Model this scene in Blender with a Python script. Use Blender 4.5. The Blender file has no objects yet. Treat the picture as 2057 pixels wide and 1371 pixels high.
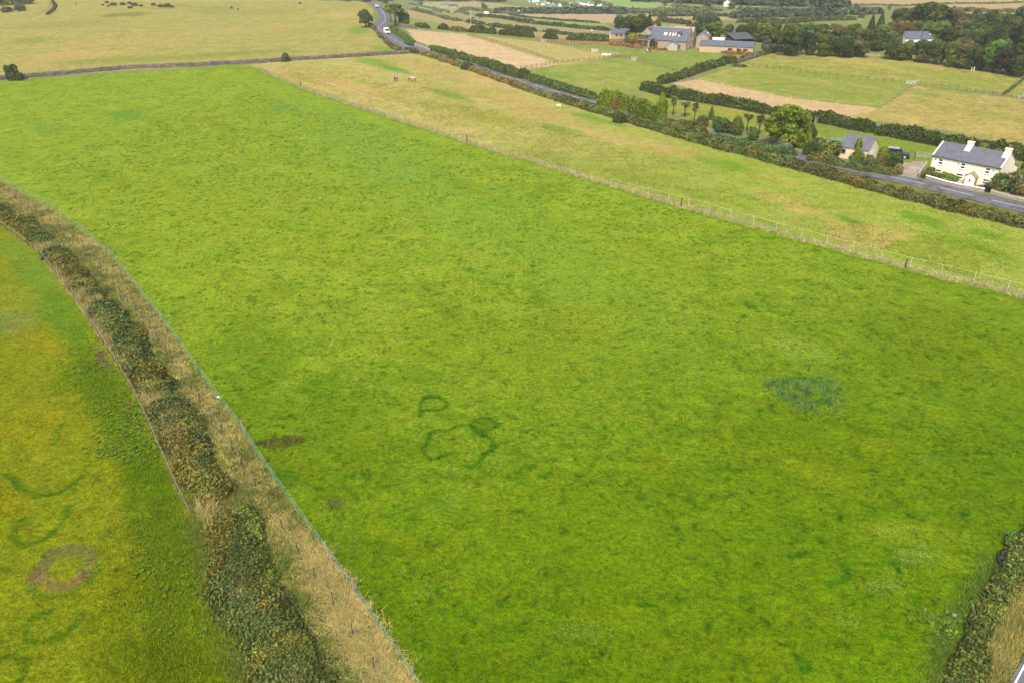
import bpy, bmesh, math, random
import numpy as np
from mathutils import Vector, Matrix
R = math.radians
random.seed(7)
rng = np.random.default_rng(11)
S = bpy.context.scene
COL = S.collection

# ---------------------------------------------------------------- camera
CAM_H, PITCH, FPX, PW, PH = 44.0, R(28.2), 1600.0, 2057.0, 1371.0
cam = bpy.data.cameras.new('camera'); cam.lens = 28.0; cam.sensor_width = 36.0
cam.clip_start = 0.5; cam.clip_end = 20000
camo = bpy.data.objects.new('camera', cam); COL.objects.link(camo)
camo.location = (0, 0, CAM_H); camo.rotation_euler = (R(90) - PITCH, 0, 0)
S.camera = camo

# ---------------------------------------------------------------- light
SUN_EL, SUN_AZ = R(52), R(195)            # azimuth measured clockwise from +Y (the view direction)
w = bpy.data.worlds.new('World'); S.world = w; w.use_nodes = True
nt = w.node_tree
bg = nt.nodes['Background']
sky = nt.nodes.new('ShaderNodeTexSky'); sky.sky_type = 'NISHITA'; sky.sun_disc = False
sky.sun_elevation = SUN_EL; sky.sun_rotation = SUN_AZ
sky.air_density = 1.0; sky.dust_density = 4.0; sky.ozone_density = 0.6
nt.links.new(sky.outputs['Color'], bg.inputs['Color']); bg.inputs['Strength'].default_value = 0.12
sl = bpy.data.lights.new('sun', 'SUN'); sl.energy = 2.1; sl.angle = R(10); sl.color = (1.0, 0.95, 0.87)
so = bpy.data.objects.new('sun', sl); COL.objects.link(so)
sd = Vector((math.sin(SUN_AZ) * math.cos(SUN_EL), math.cos(SUN_AZ) * math.cos(SUN_EL), math.sin(SUN_EL)))
so.rotation_euler = sd.to_track_quat('Z', 'Y').to_euler(); so.location = (0, 0, 300)
S.view_settings.view_transform = 'Standard'; S.view_settings.look = 'None'
S.view_settings.exposure = 0.95; S.view_settings.gamma = 1.0
S.cycles.use_denoising = True
S.cycles.max_bounces = 5; S.cycles.diffuse_bounces = 2; S.cycles.glossy_bounces = 2
S.cycles.transmission_bounces = 2; S.cycles.volume_bounces = 1; S.cycles.transparent_max_bounces = 8

# ---------------------------------------------------------------- terrain
def sstep(a, b, x):
    t = np.clip((x - a) / (b - a), 0, 1); return t * t * (3 - 2 * t)
def splus(x, k):                                        # softened ramp
    return 0.5 * (x + np.sqrt(x * x + k * k)) - 0.5 * k * np.exp(-np.abs(x) / (2 * k))
def T(x, y):
    x = np.asarray(x, float); y = np.asarray(y, float)
    left = 1 - sstep(-72, -26, x)
    y0 = 340 + 85 * sstep(70, 150, x)
    valley = -0.06 * splus(y - y0, 25)
    lh = -0.2 * splus(y - 492, 12)
    z = left * lh + (1 - left) * valley
    z = np.maximum(z, -36 + 0.0 * z)
    z = z + 70 * sstep(1100, 3200, y) + 40 * sstep(3000, 7000, np.abs(x))
    roll = 0.5 * np.sin(x * 0.021 + 1.0) * np.sin(y * 0.017) + 0.25 * np.sin(x * 0.05 + y * 0.043)
    z = z + roll * sstep(60, 200, np.abs(y) + 0.2 * np.abs(x)) * 0.9
    return z
CS, SN = math.cos(PITCH), math.sin(PITCH)
_ts = np.concatenate([np.arange(15, 600, 1.5), np.arange(600, 3000, 4.0)])
def G(px, py, h=0.0):
    """the point of the land (h above it) that the photograph shows at this pixel"""
    u = (px - PW / 2) / FPX; v = (PH / 2 - py) / FPX
    d = np.array([u, CS + v * SN, -SN + v * CS])
    p = _ts[:, None] * d[None, :]
    f = p[:, 2] + CAM_H - T(p[:, 0], p[:, 1]) - h
    k = np.argmax(f < 0)
    if f[k] >= 0: k = len(_ts) - 1
    a, b = _ts[max(k - 1, 0)], _ts[k]
    for _ in range(30):
        m = 0.5 * (a + b); q = d * m
        if q[2] + CAM_H - float(T(q[0], q[1])) - h < 0: b = m
        else: a = m
    q = d * b
    return Vector((q[0], q[1], q[2] + CAM_H))
def GZ(px, py, z):
    u = (px - PW / 2) / FPX; v = (PH / 2 - py) / FPX
    d = Vector((u, CS + v * SN, -SN + v * CS)); t = (z - CAM_H) / d.z
    return Vector((d.x * t, d.y * t, z))
def PX(x, y, z):
    q = CAM_H - z; dep = np.maximum(y * CS + q * SN, 1.0); up = y * SN - q * CS
    return PW / 2 + FPX * x / dep, PH / 2 - FPX * up / dep
def poly_world(pts, step=4.0, h=0.0):
    """pixel polyline -> evenly stepped points on the land"""
    g = [G(*p, h=h) for p in pts]
    out = [g[0]]
    for a, b in zip(g, g[1:]):
        n = max(1, int((b - a).length / step))
        for i in range(1, n + 1):
            q = a.lerp(b, i / n); q.z = float(T(q.x, q.y)) + h; out.append(q)
    return out
def smooth_line(pts, n=6):
    """Catmull-Rom through points"""
    P = [Vector(p) for p in pts]; P = [P[0] * 2 - P[1]] + P + [P[-1] * 2 - P[-2]]
    out = []
    for i in range(1, len(P) - 2):
        a, b, c_, d = P[i - 1:i + 3]
        for k in range(n):
            t = k / n
            out.append(0.5 * ((2 * b) + (c_ - a) * t + (2 * a - 5 * b + 4 * c_ - d) * t * t + (3 * b - a - 3 * c_ + d) * t ** 3))
    out.append(P[-2]); return out

# ---------------------------------------------------------------- noise
def _h(ix, iy, s):
    n = (ix.astype(np.int64) * 374761393 + iy.astype(np.int64) * 668265263 + s * 974634777) & 0xffffffff
    n = ((n ^ (n >> 13)) * 1274126177) & 0xffffffff
    return ((n ^ (n >> 16)) & 0xffff) / 65535.0
def vn(x, y, s=0):
    x = np.asarray(x, float); y = np.asarray(y, float)
    ix, iy = np.floor(x), np.floor(y); fx, fy = x - ix, y - iy
    fx = fx * fx * (3 - 2 * fx); fy = fy * fy * (3 - 2 * fy)
    a = _h(ix, iy, s); b = _h(ix + 1, iy, s); c_ = _h(ix, iy + 1, s); d = _h(ix + 1, iy + 1, s)
    return (a * (1 - fx) + b * fx) * (1 - fy) + (c_ * (1 - fx) + d * fx) * fy
def fbm(x, y, sc, s=0, o=3):
    v = 0; a = 0.5; t = 0
    for i in range(o):
        v = v + a * vn(x * sc, y * sc, s + i * 17); t += a; a *= 0.55; sc *= 2.1
    return v / t
def lin(c):
    c = np.asarray(c, float) / 255.0
    return np.where(c <= 0.04045, c / 12.92, ((c + 0.055) / 1.055) ** 2.4)

# ---------------------------------------------------------------- objects
def tag(o, label=None, cat=None, group=None, kind=None):
    if label: o['label'] = label
    if cat: o['category'] = cat
    if group: o['group'] = group
    if kind: o['kind'] = kind
    return o
def empty(name, loc, rz=0.0, label=None, cat=None, group=None):
    o = bpy.data.objects.new(name, None); COL.objects.link(o)
    o.location = loc; o.rotation_euler = (0, 0, rz); o.empty_display_size = 0.3
    return tag(o, label, cat, group)
def link(name, me, mat, parent=None, label=None, cat=None, group=None, kind=None):
    o = bpy.data.objects.new(name, me); COL.objects.link(o)
    if mat is not None and not me.materials: me.materials.append(mat)
    if parent is not None: o.parent = parent
    return tag(o, label, cat, group, kind)
class MB:
    def __init__(s): s.v = []; s.f = []
    def poly(s, pts):
        n = len(s.v); s.v += [tuple(p) for p in pts]; s.f.append(tuple(range(n, n + len(pts)))); return s
    def box(s, x0, x1, y0, y1, z0, z1):
        n = len(s.v)
        s.v += [(x0, y0, z0), (x1, y0, z0), (x1, y1, z0), (x0, y1, z0), (x0, y0, z1), (x1, y0, z1), (x1, y1, z1), (x0, y1, z1)]
        s.f += [tuple(n + i for i in q) for q in ((3, 2, 1, 0), (4, 5, 6, 7), (0, 1, 5, 4), (1, 2, 6, 5), (2, 3, 7, 6), (3, 0, 4, 7))]
        return s
    def prism(s, prof, axis, a, b):
        """extrude a 2D outline along an axis: 'y': (x,z) outline; 'x': (y,z) outline; 'z': (x,y) outline"""
        n = len(s.v); k = len(prof)
        for t in (a, b):
            for p, q in prof:
                s.v.append((p, t, q) if axis == 'y' else (t, p, q) if axis == 'x' else (p, q, t))
        s.f.append(tuple(n + i for i in range(k))); s.f.append(tuple(n + k + i for i in reversed(range(k))))
        for i in range(k):
            j = (i + 1) % k; s.f.append((n + j, n + i, n + k + i, n + k + j))
        return s
    def tube(s, pts, r, seg=6):
        pts = [Vector(p) for p in pts]; rs = r if isinstance(r, (list, tuple)) else [r] * len(pts)
        n = len(s.v); up = Vector((0, 0, 1))
        for i, p in enumerate(pts):
            t = (pts[min(i + 1, len(pts) - 1)] - pts[max(i - 1, 0)])
            t = t.normalized() if t.length > 1e-9 else up
            a = t.cross(up if abs(t.z) < 0.9 else Vector((1, 0, 0))).normalized(); b = t.cross(a)
            for k in range(seg):
                w_ = 2 * math.pi * k / seg
                s.v.append(tuple(p + (a * math.cos(w_) + b * math.sin(w_)) * rs[i]))
        for i in range(len(pts) - 1):
            for k in range(seg):
                k2 = (k + 1) % seg
                s.f.append((n + i * seg + k, n + i * seg + k2, n + (i + 1) * seg + k2, n + (i + 1) * seg + k))
        s.f.append(tuple(n + k for k in range(seg))); s.f.append(tuple(n + (len(pts) - 1) * seg + k for k in reversed(range(seg))))
        return s
    def lathe(s, prof, c=(0, 0, 0), seg=12):
        n = len(s.v)
        for r_, z in prof:
            for k in range(seg):
                a = 2 * math.pi * k / seg; s.v.append((c[0] + r_ * math.cos(a), c[1] + r_ * math.sin(a), c[2] + z))
        for i in range(len(prof) - 1):
            for k in range(seg):
                k2 = (k + 1) % seg; s.f.append((n + i * seg + k, n + i * seg + k2, n + (i + 1) * seg + k2, n + (i + 1) * seg + k))
        s.f.append(tuple(n + k for k in reversed(range(seg)))); s.f.append(tuple(n + (len(prof) - 1) * seg + k for k in range(seg)))
        return s
    def mesh(s, name, smooth=False):
        me = bpy.data.meshes.new(name); me.from_pydata(s.v, [], s.f); me.validate(); me.update()
        bm = bmesh.new(); bm.from_mesh(me); bmesh.ops.recalc_face_normals(bm, faces=bm.faces); bm.to_mesh(me); bm.free()
        if smooth:
            me.polygons.foreach_set('use_smooth', [True] * len(me.polygons))
        return me
    def build(s, name, mat, parent=None, smooth=False, bevel=0, **kw):
        me = s.mesh(name, smooth)
        if bevel:
            bm = bmesh.new(); bm.from_mesh(me)
            bmesh.ops.remove_doubles(bm, verts=bm.verts, dist=1e-4)
            bmesh.ops.bevel(bm, geom=list(bm.edges), offset=bevel, segments=2, affect='EDGES', profile=0.6)
            bm.to_mesh(me); bm.free()
        return link(name, me, mat, parent, **kw)
def np_mesh(name, V, F, col=None, k=4):
    """V (n,3), F (m,k) -> mesh, with an optional per-vertex colour 'tint'"""
    me = bpy.data.meshes.new(name); n, m = len(V), len(F)
    me.vertices.add(n); me.vertices.foreach_set('co', np.ascontiguousarray(V, np.float32).ravel())
    me.loops.add(m * k); me.loops.foreach_set('vertex_index', np.ascontiguousarray(F, np.int32).ravel())
    me.polygons.add(m); me.polygons.foreach_set('loop_start', np.arange(0, m * k, k, dtype=np.int32))
    me.polygons.foreach_set('loop_total', np.full(m, k, np.int32))
    if col is not None:
        at = me.attributes.new('tint', 'FLOAT_COLOR', 'POINT')
        c4 = np.ones((n, 4), np.float32); c4[:, :col.shape[1]] = col; at.data.foreach_set('color', c4.ravel())
    me.update(calc_edges=True)
    return me
def dup(o, parent=None, loc=None):
    c = o.copy(); COL.objects.link(c)
    if parent is not None: c.parent = parent
    if loc is not None: c.location = loc
    return c
def dup_tree(root, loc, rz=0.0, sc=1.0, label=None, color=None):
    r_ = dup(root, None, loc); r_.rotation_euler = (0, 0, rz); r_.scale = (sc, sc, sc) if not isinstance(sc, tuple) else sc
    if label: r_['label'] = label
    for ch in root.children:
        c = dup(ch, r_)
        if color is not None and ch.name.split('.')[0] in ('crown', 'foliage', 'fronds'): c.color = color
        for g in ch.children: dup(g, c)
    return r_

# ---------------------------------------------------------------- materials
def mat_new(name):
    m = bpy.data.materials.new(name); m.use_nodes = True
    n = m.node_tree.nodes; b = n['Principled BSDF']
    return m, m.node_tree, b
def N(nt, t, **kw):
    n = nt.nodes.new(t)
    for k, v in kw.items(): setattr(n, k, v)
    return n
def noise(nt, scale, detail=3.0, rough=0.55, vec=None, dist=0.0):
    n = N(nt, 'ShaderNodeTexNoise'); n.inputs['Scale'].default_value = scale; n.inputs['Detail'].default_value = detail
    n.inputs['Roughness'].default_value = rough; n.inputs['Distortion'].default_value = dist
    if vec is not None: nt.links.new(vec, n.inputs['Vector'])
    return n
def ramp(nt, src, stops):
    r_ = N(nt, 'ShaderNodeValToRGB'); cr = r_.color_ramp
    while len(cr.elements) < len(stops): cr.elements.new(0.5)
    for e, (p, c) in zip(cr.elements, stops):
        e.position = p; e.color = (c[0], c[1], c[2], 1) if not isinstance(c, (int, float)) else (c, c, c, 1)
    nt.links.new(src, r_.inputs['Fac']); return r_
def mix(nt, a, b, fac, mode='MIX'):
    m = N(nt, 'ShaderNodeMix', data_type='RGBA', blend_type=mode)
    for sock, v in ((m.inputs[0], fac), (m.inputs[6], a), (m.inputs[7], b)):
        if hasattr(v, 'is_output'): nt.links.new(v, sock)
        elif isinstance(v, (int, float)): sock.default_value = v if sock == m.inputs[0] else (v, v, v, 1)
        else: sock.default_value = (v[0], v[1], v[2], 1)
    return m.outputs[2]
def simple(name, c, rough=0.7, var=0.18, scale=3.0, metal=0.0, bump=0.0, spec=0.4, c2=None, thr=(0.45, 0.7)):
    """plain surface with uneven colour, wear and an optional second colour in patches"""
    m, nt, b = mat_new(name)
    tc = N(nt, 'ShaderNodeTexCoord').outputs['Object']
    n1 = noise(nt, scale, 5, 0.6, tc)
    base = ramp(nt, n1.outputs['Fac'], [(0.3, tuple(x * (1 - var) for x in c)), (0.7, tuple(min(1, x * (1 + var)) for x in c))]).outputs['Color']
    if c2 is not None:
        n2 = noise(nt, scale * 0.45, 4, 0.6, tc)
        base = mix(nt, base, c2, ramp(nt, n2.outputs['Fac'], [(thr[0], 0.0), (thr[1], 1.0)]).outputs['Color'])
    nt.links.new(base, b.inputs['Base Color']); b.inputs['Roughness'].default_value = rough
    b.inputs['Metallic'].default_value = metal; b.inputs['Specular IOR Level'].default_value = spec
    if bump:
        bp = N(nt, 'ShaderNodeBump'); bp.inputs['Strength'].default_value = 0.6; bp.inputs['Distance'].default_value = bump
        n3 = noise(nt, scale * 4, 4, 0.6, tc); nt.links.new(n3.outputs['Fac'], bp.inputs['Height']); nt.links.new(bp.outputs['Normal'], b.inputs['Normal'])
    return m
def leaf_mat(name, trans=0.25):
    """foliage: object colour x the leaf's own tint"""
    m, nt, b = mat_new(name)
    oi = N(nt, 'ShaderNodeObjectInfo'); at = N(nt, 'ShaderNodeAttribute', attribute_name='tint')
    c1 = mix(nt, oi.outputs['Color'], at.outputs['Color'], 1.0, 'MULTIPLY')
    nt.links.new(c1, b.inputs['Base Color']); b.inputs['Roughness'].default_value = 0.75; b.inputs['Specular IOR Level'].default_value = 0.06
    tr = N(nt, 'ShaderNodeBsdfTranslucent'); nt.links.new(c1, tr.inputs['Color'])
    ms = N(nt, 'ShaderNodeMixShader'); ms.inputs[0].default_value = trans
    nt.links.new(b.outputs[0], ms.inputs[1]); nt.links.new(tr.outputs[0], ms.inputs[2])
    nt.links.new(ms.outputs[0], nt.nodes['Material Output'].inputs['Surface'])
    return m
LEAF = leaf_mat('leaf'); BLADE = leaf_mat('blade', 0.15)
BARK = simple('bark', (0.10, 0.075, 0.055), 0.9, 0.35, 4.0, bump=0.02)
# ---------------------------------------------------------------- the land: one sheet, with field colours painted per vertex
K = 0.50                                                 # albedo per displayed value
def alb(c): return lin(c) * K
def seq(a, b, st): return np.arange(a, b, st)
def geo(a, b, st, g):
    o = [a]
    while o[-1] < b: o.append(o[-1] + st); st *= g
    return np.array(o)
_xr = np.concatenate([seq(0, 72, 0.3), seq(72, 150, 0.7), seq(150, 330, 2.0), geo(330, 9000, 4, 1.07)])
XS = np.concatenate([-_xr[:0:-1], _xr])
YS = np.concatenate([-geo(0, 1500, 20, 1.3)[:0:-1], seq(0, 20, 4), seq(20, 75, 0.25), seq(75, 140, 0.45), seq(140, 330, 0.9), seq(330, 520, 2.0), seq(520, 1000, 5.0), geo(1000, 9000, 10, 1.08)])
gx, gy = np.meshgrid(XS, YS); gx = gx.ravel(); gy = gy.ravel(); gz_ = T(gx, gy)
near = 1 - sstep(90, 200, gy)
gz_ = gz_ + near * (fbm(gx, gy, 0.9, 5, 2) - 0.5) * 0.16 + (1 - sstep(150, 400, gy)) * (fbm(gx, gy, 0.22, 9, 2) - 0.5) * 0.3
px, py = PX(gx, gy, gz_)
_dep = gy * CS + (CAM_H - gz_) * SN
vis = (_dep > 5) & (px > -900) & (px < 3000) & (py > -60) & (py < 1900)
pxm = FPX / np.maximum(_dep, 5)                          # photo pixels per metre there
wob = (fbm(gx, gy, 0.35, 31, 2) - 0.5) * 1.6
wx, wy = px + wob * pxm * 0.5, py + wob * pxm * 0.25
def inside(pts, x=None, y=None):
    x = wx if x is None else x; y = wy if y is None else y
    r_ = np.zeros(len(x), bool); n = len(pts)
    for i in range(n):
        (x0, y0), (x1, y1) = pts[i], pts[(i + 1) % n]
        if y0 == y1: continue
        c_ = (y0 > y) != (y1 > y)
        r_ ^= c_ & (x < (x1 - x0) * (y - y0) / (y1 - y0) + x0)
    return r_ & vis
A = np.tile(alb((140, 152, 92)), (len(gx), 1)); B = np.tile(alb((168, 168, 108)), (len(gx), 1)); SP = np.zeros(len(gx))
def field(pts, a, b, sp=0.0):
    m = inside(pts); A[m] = alb(a); B[m] = alb(b); SP[m] = sp
def blob(x, y, rx, ry, c, al=0.7, rot=0, both=True, msk=None, soft=0.6):
    if c[0] < 115 and c[1] - c[0] > 35 and c[2] < 20: c = (c[0] + 14, c[1] - 9, c[2] + 3)
    r_ = R(rot); dx, dy = px - x, py - y
    u = (dx * math.cos(r_) + dy * math.sin(r_)) / rx; v = (-dx * math.sin(r_) + dy * math.cos(r_)) / ry
    near_ = (np.abs(u) < 2) & (np.abs(v) < 2) & vis
    k = np.where(near_)[0]
    d = np.sqrt(u[k] ** 2 + v[k] ** 2) + (fbm(gx[k], gy[k], 0.25, 77, 3) - 0.5) * 0.9
    f = (1 - sstep(1 - soft, 1 + soft * 0.3, d)) * al
    if msk is not None: f = f * msk[k]
    A[k] += (alb(c) - A[k]) * f[:, None]
    if both: B[k] += (alb(c) * 1.12 - B[k]) * f[:, None]

# ---- far country (drawn first, farthest last where they overlap)
FAR = [
 ([(820,12),(940,28),(1070,50),(1235,62),(1232,76),(1140,66),(1040,56),(920,39),(835,22)], (176,172,108), (196,184,126)),
 ([(818,20),(905,38),(1000,56),(1112,68),(1112,76),(1000,70),(940,58),(880,47),(822,36)], (212,186,128), (196,182,118)),
 ([(822,38),(880,48),(940,58),(990,68),(985,75),(900,66),(824,52)], (158,180,80), (172,182,92)),
 ([(990,68),(1112,75),(1180,80),(1180,76),(1100,66),(1000,58)], (206,184,126), (190,180,112)),
 ([(1100,76),(1235,76),(1240,92),(1170,92),(1100,86)], (168,166,92), (190,174,112)),
 ([(944,24),(1040,30),(1215,48),(1236,60),(1080,48),(980,33)], (158,190,92), (170,194,104)),
 ([(960,26),(1235,26),(1242,46),(1200,47),(1060,35)], (222,190,150), (214,186,142)),
 ([(850,5),(960,3),(1140,24),(1040,19),(960,16),(840,13)], (204,190,132), (192,186,124)),
 ([(830,14),(960,17),(1010,25),(900,24),(835,20)], (190,188,118), (176,184,108)),
 ([(1040,0),(1230,-8),(1240,18),(1190,20),(1130,19),(1040,3)], (150,168,104), (164,174,116)),
 ([(1185,-6),(1300,4),(1385,24),(1300,29),(1230,16)], (166,198,108), (174,200,118)),
 ([(1280,1),(1445,15),(1425,23),(1384,24)], (190,190,122), (180,184,114)),
 ([(1300,28),(1420,24),(1520,33),(1500,40),(1320,43),(1290,36)], (214,186,128), (204,180,120)),
 ([(1420,26),(1640,17),(1770,20),(1640,30),(1500,32)], (206,188,122), (194,182,114)),
 ([(1470,12),(1620,16),(1640,19),(1480,19)], (208,192,128), (196,186,118)),
 ([(1490,44),(1655,34),(1705,33),(1655,41),(1560,50)], (150,182,88), (160,184,98)),
 ([(1690,42),(1720,36),(1740,40),(1710,47)], (150,178,84), (160,180,90)),
 ([(1325,48),(1400,50),(1400,59),(1325,60)], (150,188,84), (162,190,96)),
 ([(1318,59),(1400,60),(1400,66),(1318,66)], (214,178,124), (206,172,116)),
 ([(1680,1),(1820,-4),(2300,-12),(2300,8),(2057,5),(1900,8),(1810,13),(1700,13)], (222,192,142), (208,184,130)),
 ([(1810,13),(1900,8),(2300,6),(2300,26),(1980,24),(1880,20)], (220,190,134), (206,184,122)),
 ([(1880,22),(2300,28),(2300,40),(1950,40)], (206,182,122), (182,172,104)),
]
for p_, a_, b_ in FAR: field(p_, a_, b_)
# ---- middle distance
field([(-900,230),(-300,175),(0,158),(500,127),(800,105),(780,78),(740,45),(752,20),(740,8),(640,-20),(-900,-50)], (207,191,110), (172,173,82), 0.2)
field([(815,58),(1000,75),(1130,130),(1055,140),(1000,145),(960,122),(880,98),(835,82)], (246,214,168), (226,196,138), 0.05)
field([(930,68),(1090,84),(1255,108),(1205,118),(1130,132)], (220,198,130), (192,186,98), 0.1)
field([(1055,140),(1130,132),(1205,118),(1270,116),(1385,152),(1290,188),(1240,190),(1195,195),(1130,176)], (150,168,64), (188,188,100), 0.35)
field([(1040,74),(1225,92),(1300,92),(1540,106),(1490,128),(1385,152),(1270,116),(1240,106),(1090,84)], (146,166,70), (170,180,86), 0.3)
field([(1385,165),(1540,110),(1600,104),(1700,108),(1830,120),(2057,150),(2400,190),(2300,225),(2057,195),(2000,185),(1830,172),(1765,220),(1600,202),(1440,172)], (206,190,104), (150,166,62), 0.3)
field([(1560,140),(1830,166),(1820,178),(1765,218),(1600,200),(1450,172),(1480,150)], (148,166,58), (186,184,94), 0.4)
field([(1350,168),(1405,160),(1600,199),(1768,218),(1710,240),(1560,216),(1440,192)], (240,206,154), (224,192,134), 0.05)
field([(1700,235),(1768,218),(1838,172),(2057,200),(2400,240),(2400,330),(2057,300),(1900,262)], (218,194,118), (170,166,74), 0.25)
field([(1290,180),(1360,198),(1560,236),(1760,274),(1960,312),(2300,370),(2300,440),(2057,380),(1800,330),(1640,300),(1500,262),(1380,238),(1300,212)], (146,166,56), (184,182,86), 0.35)
field([(1620,246),(1870,292),(1880,322),(1840,330),(1790,320),(1660,280)], (138,166,50), (158,172,70), 0.3)
# road banks
field([(780,60),(830,92),(930,118),(1060,160),(1200,205),(1300,236),(1450,274),(1600,310),(1800,352),(2057,405),(2400,480),(2400,540),(2057,455),(1900,420),(1780,388),(1580,332),(1380,278),(1200,225),(1050,178),(900,125),(825,108),(770,80),(742,52),(760,46)], (118,138,52), (160,150,84), 0.2)
field([(980,140),(1060,158),(1180,198),(1160,200),(1040,162),(970,140)], (104,158,44), (128,166,58), 0.1)
# pasture between the fence and the road
MPp = [(500,130),(640,118),(830,108),(900,125),(1050,178),(1200,225),(1380,278),(1580,335),(1780,392),(1900,422),(2057,458),(2500,560),(2600,760),(2057,596),(1818,538),(1368,414),(938,283),(604,173)]
field(MPp, (222,202,126), (188,188,82), 0.3)
mMP = inside(MPp)
f_ = sstep(850, 1500, px + 0.6 * (py - 350)) * mMP
A += (alb((166,190,66)) - A) * f_[:, None]; B += (alb((184,190,84)) - B) * f_[:, None]
# the big green field
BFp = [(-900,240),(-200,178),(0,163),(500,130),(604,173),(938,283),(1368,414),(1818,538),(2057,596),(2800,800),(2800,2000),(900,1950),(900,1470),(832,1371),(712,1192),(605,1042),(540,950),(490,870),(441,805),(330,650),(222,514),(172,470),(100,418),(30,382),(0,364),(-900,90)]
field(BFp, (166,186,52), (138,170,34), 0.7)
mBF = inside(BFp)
f_ = sstep(420, 1250, py + 0.25 * (px - 900)) * mBF  # vignette darkening near and haze paling far, painted into the grass colour
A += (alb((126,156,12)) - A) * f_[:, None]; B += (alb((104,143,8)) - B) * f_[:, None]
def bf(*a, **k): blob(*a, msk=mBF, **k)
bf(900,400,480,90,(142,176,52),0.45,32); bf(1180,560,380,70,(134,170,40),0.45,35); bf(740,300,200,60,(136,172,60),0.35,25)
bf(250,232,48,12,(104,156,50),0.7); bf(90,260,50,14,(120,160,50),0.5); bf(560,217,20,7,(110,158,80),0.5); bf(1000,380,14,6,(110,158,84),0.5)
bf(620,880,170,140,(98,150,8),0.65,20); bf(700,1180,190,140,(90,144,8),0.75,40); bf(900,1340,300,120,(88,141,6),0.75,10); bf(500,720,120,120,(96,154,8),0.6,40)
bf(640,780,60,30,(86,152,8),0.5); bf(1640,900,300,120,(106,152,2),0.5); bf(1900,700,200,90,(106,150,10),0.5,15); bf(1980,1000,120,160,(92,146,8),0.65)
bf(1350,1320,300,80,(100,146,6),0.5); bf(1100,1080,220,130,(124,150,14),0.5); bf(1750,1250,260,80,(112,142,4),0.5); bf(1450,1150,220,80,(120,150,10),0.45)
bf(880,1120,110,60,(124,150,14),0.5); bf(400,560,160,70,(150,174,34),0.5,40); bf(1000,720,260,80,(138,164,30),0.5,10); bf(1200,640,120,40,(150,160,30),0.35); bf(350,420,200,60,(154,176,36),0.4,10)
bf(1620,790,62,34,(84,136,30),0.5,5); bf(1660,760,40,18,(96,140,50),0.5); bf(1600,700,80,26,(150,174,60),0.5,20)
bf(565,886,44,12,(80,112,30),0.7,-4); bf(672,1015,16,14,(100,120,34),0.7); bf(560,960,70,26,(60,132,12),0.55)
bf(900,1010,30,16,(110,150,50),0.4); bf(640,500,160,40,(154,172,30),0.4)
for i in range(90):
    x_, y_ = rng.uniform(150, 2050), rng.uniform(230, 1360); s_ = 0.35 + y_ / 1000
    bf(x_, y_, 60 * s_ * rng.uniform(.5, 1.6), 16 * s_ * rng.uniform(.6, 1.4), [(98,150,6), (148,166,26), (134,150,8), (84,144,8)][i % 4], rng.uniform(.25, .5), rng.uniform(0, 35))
# pasture patches
def mp(*a, **k): blob(*a, msk=mMP, **k)
for x_, y_, a_, b_, c_ in [(760,128,60,9,(138,172,60)),(800,142,36,6,(128,172,60)),(600,152,70,14,(180,176,66)),(560,140,40,8,(214,184,120)),(700,175,90,12,(214,180,112)),(880,140,90,14,(206,184,112)),
  (1000,170,80,10,(222,188,126)),(900,190,60,8,(140,168,72)),(1060,215,120,18,(206,182,104)),(960,230,120,18,(182,178,76)),(1180,235,40,7,(128,172,56)),(1240,250,30,5,(120,170,52)),(1200,270,120,12,(212,184,108)),(1340,300,120,14,(206,182,104)),
  (1130,262,60,10,(150,174,64)),(1100,320,160,26,(168,178,72)),(1300,360,160,24,(164,178,66)),(1450,330,80,10,(138,172,46)),(1560,360,60,9,(190,180,84)),(1560,400,70,14,(196,182,92)),(1620,425,60,12,(200,182,96)),
  (1760,470,88,24,(196,180,86)),(1700,455,60,16,(190,178,84)),(1850,440,60,12,(124,168,36)),(1700,440,40,8,(120,160,40)),(1830,510,90,14,(150,174,40)),(1950,500,100,24,(140,170,34)),(1980,470,60,10,(122,170,30)),(1680,350,40,7,(130,172,44)),
  (1790,345,60,8,(150,172,52)),(1400,420,60,8,(170,180,60)),(1480,410,40,6,(150,174,50))]:
    mp(x_, y_, a_, b_, c_, al=0.8, rot=14)
m = inside([(1640,458),(1770,456),(1850,470),(1760,501),(1690,492)]) & mMP
A[m] = alb((206,190,102)); B[m] = alb((186,184,84))
m = inside([(1758,502),(1848,470),(1990,512),(1960,560),(1880,540)]) & mMP
A[m] = alb((156,178,52)); B[m] = alb((172,182,66))
for i in range(60):
    x_, y_ = rng.uniform(560, 2050), rng.uniform(130, 590); s_ = 0.2 + y_ / 600
    mp(x_, y_, 40 * s_ * rng.uniform(.5, 1.5), 6 * s_, [(128,166,50), (214,186,112), (196,180,90)][i % 3], al=rng.uniform(.3, .6), rot=14)
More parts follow.
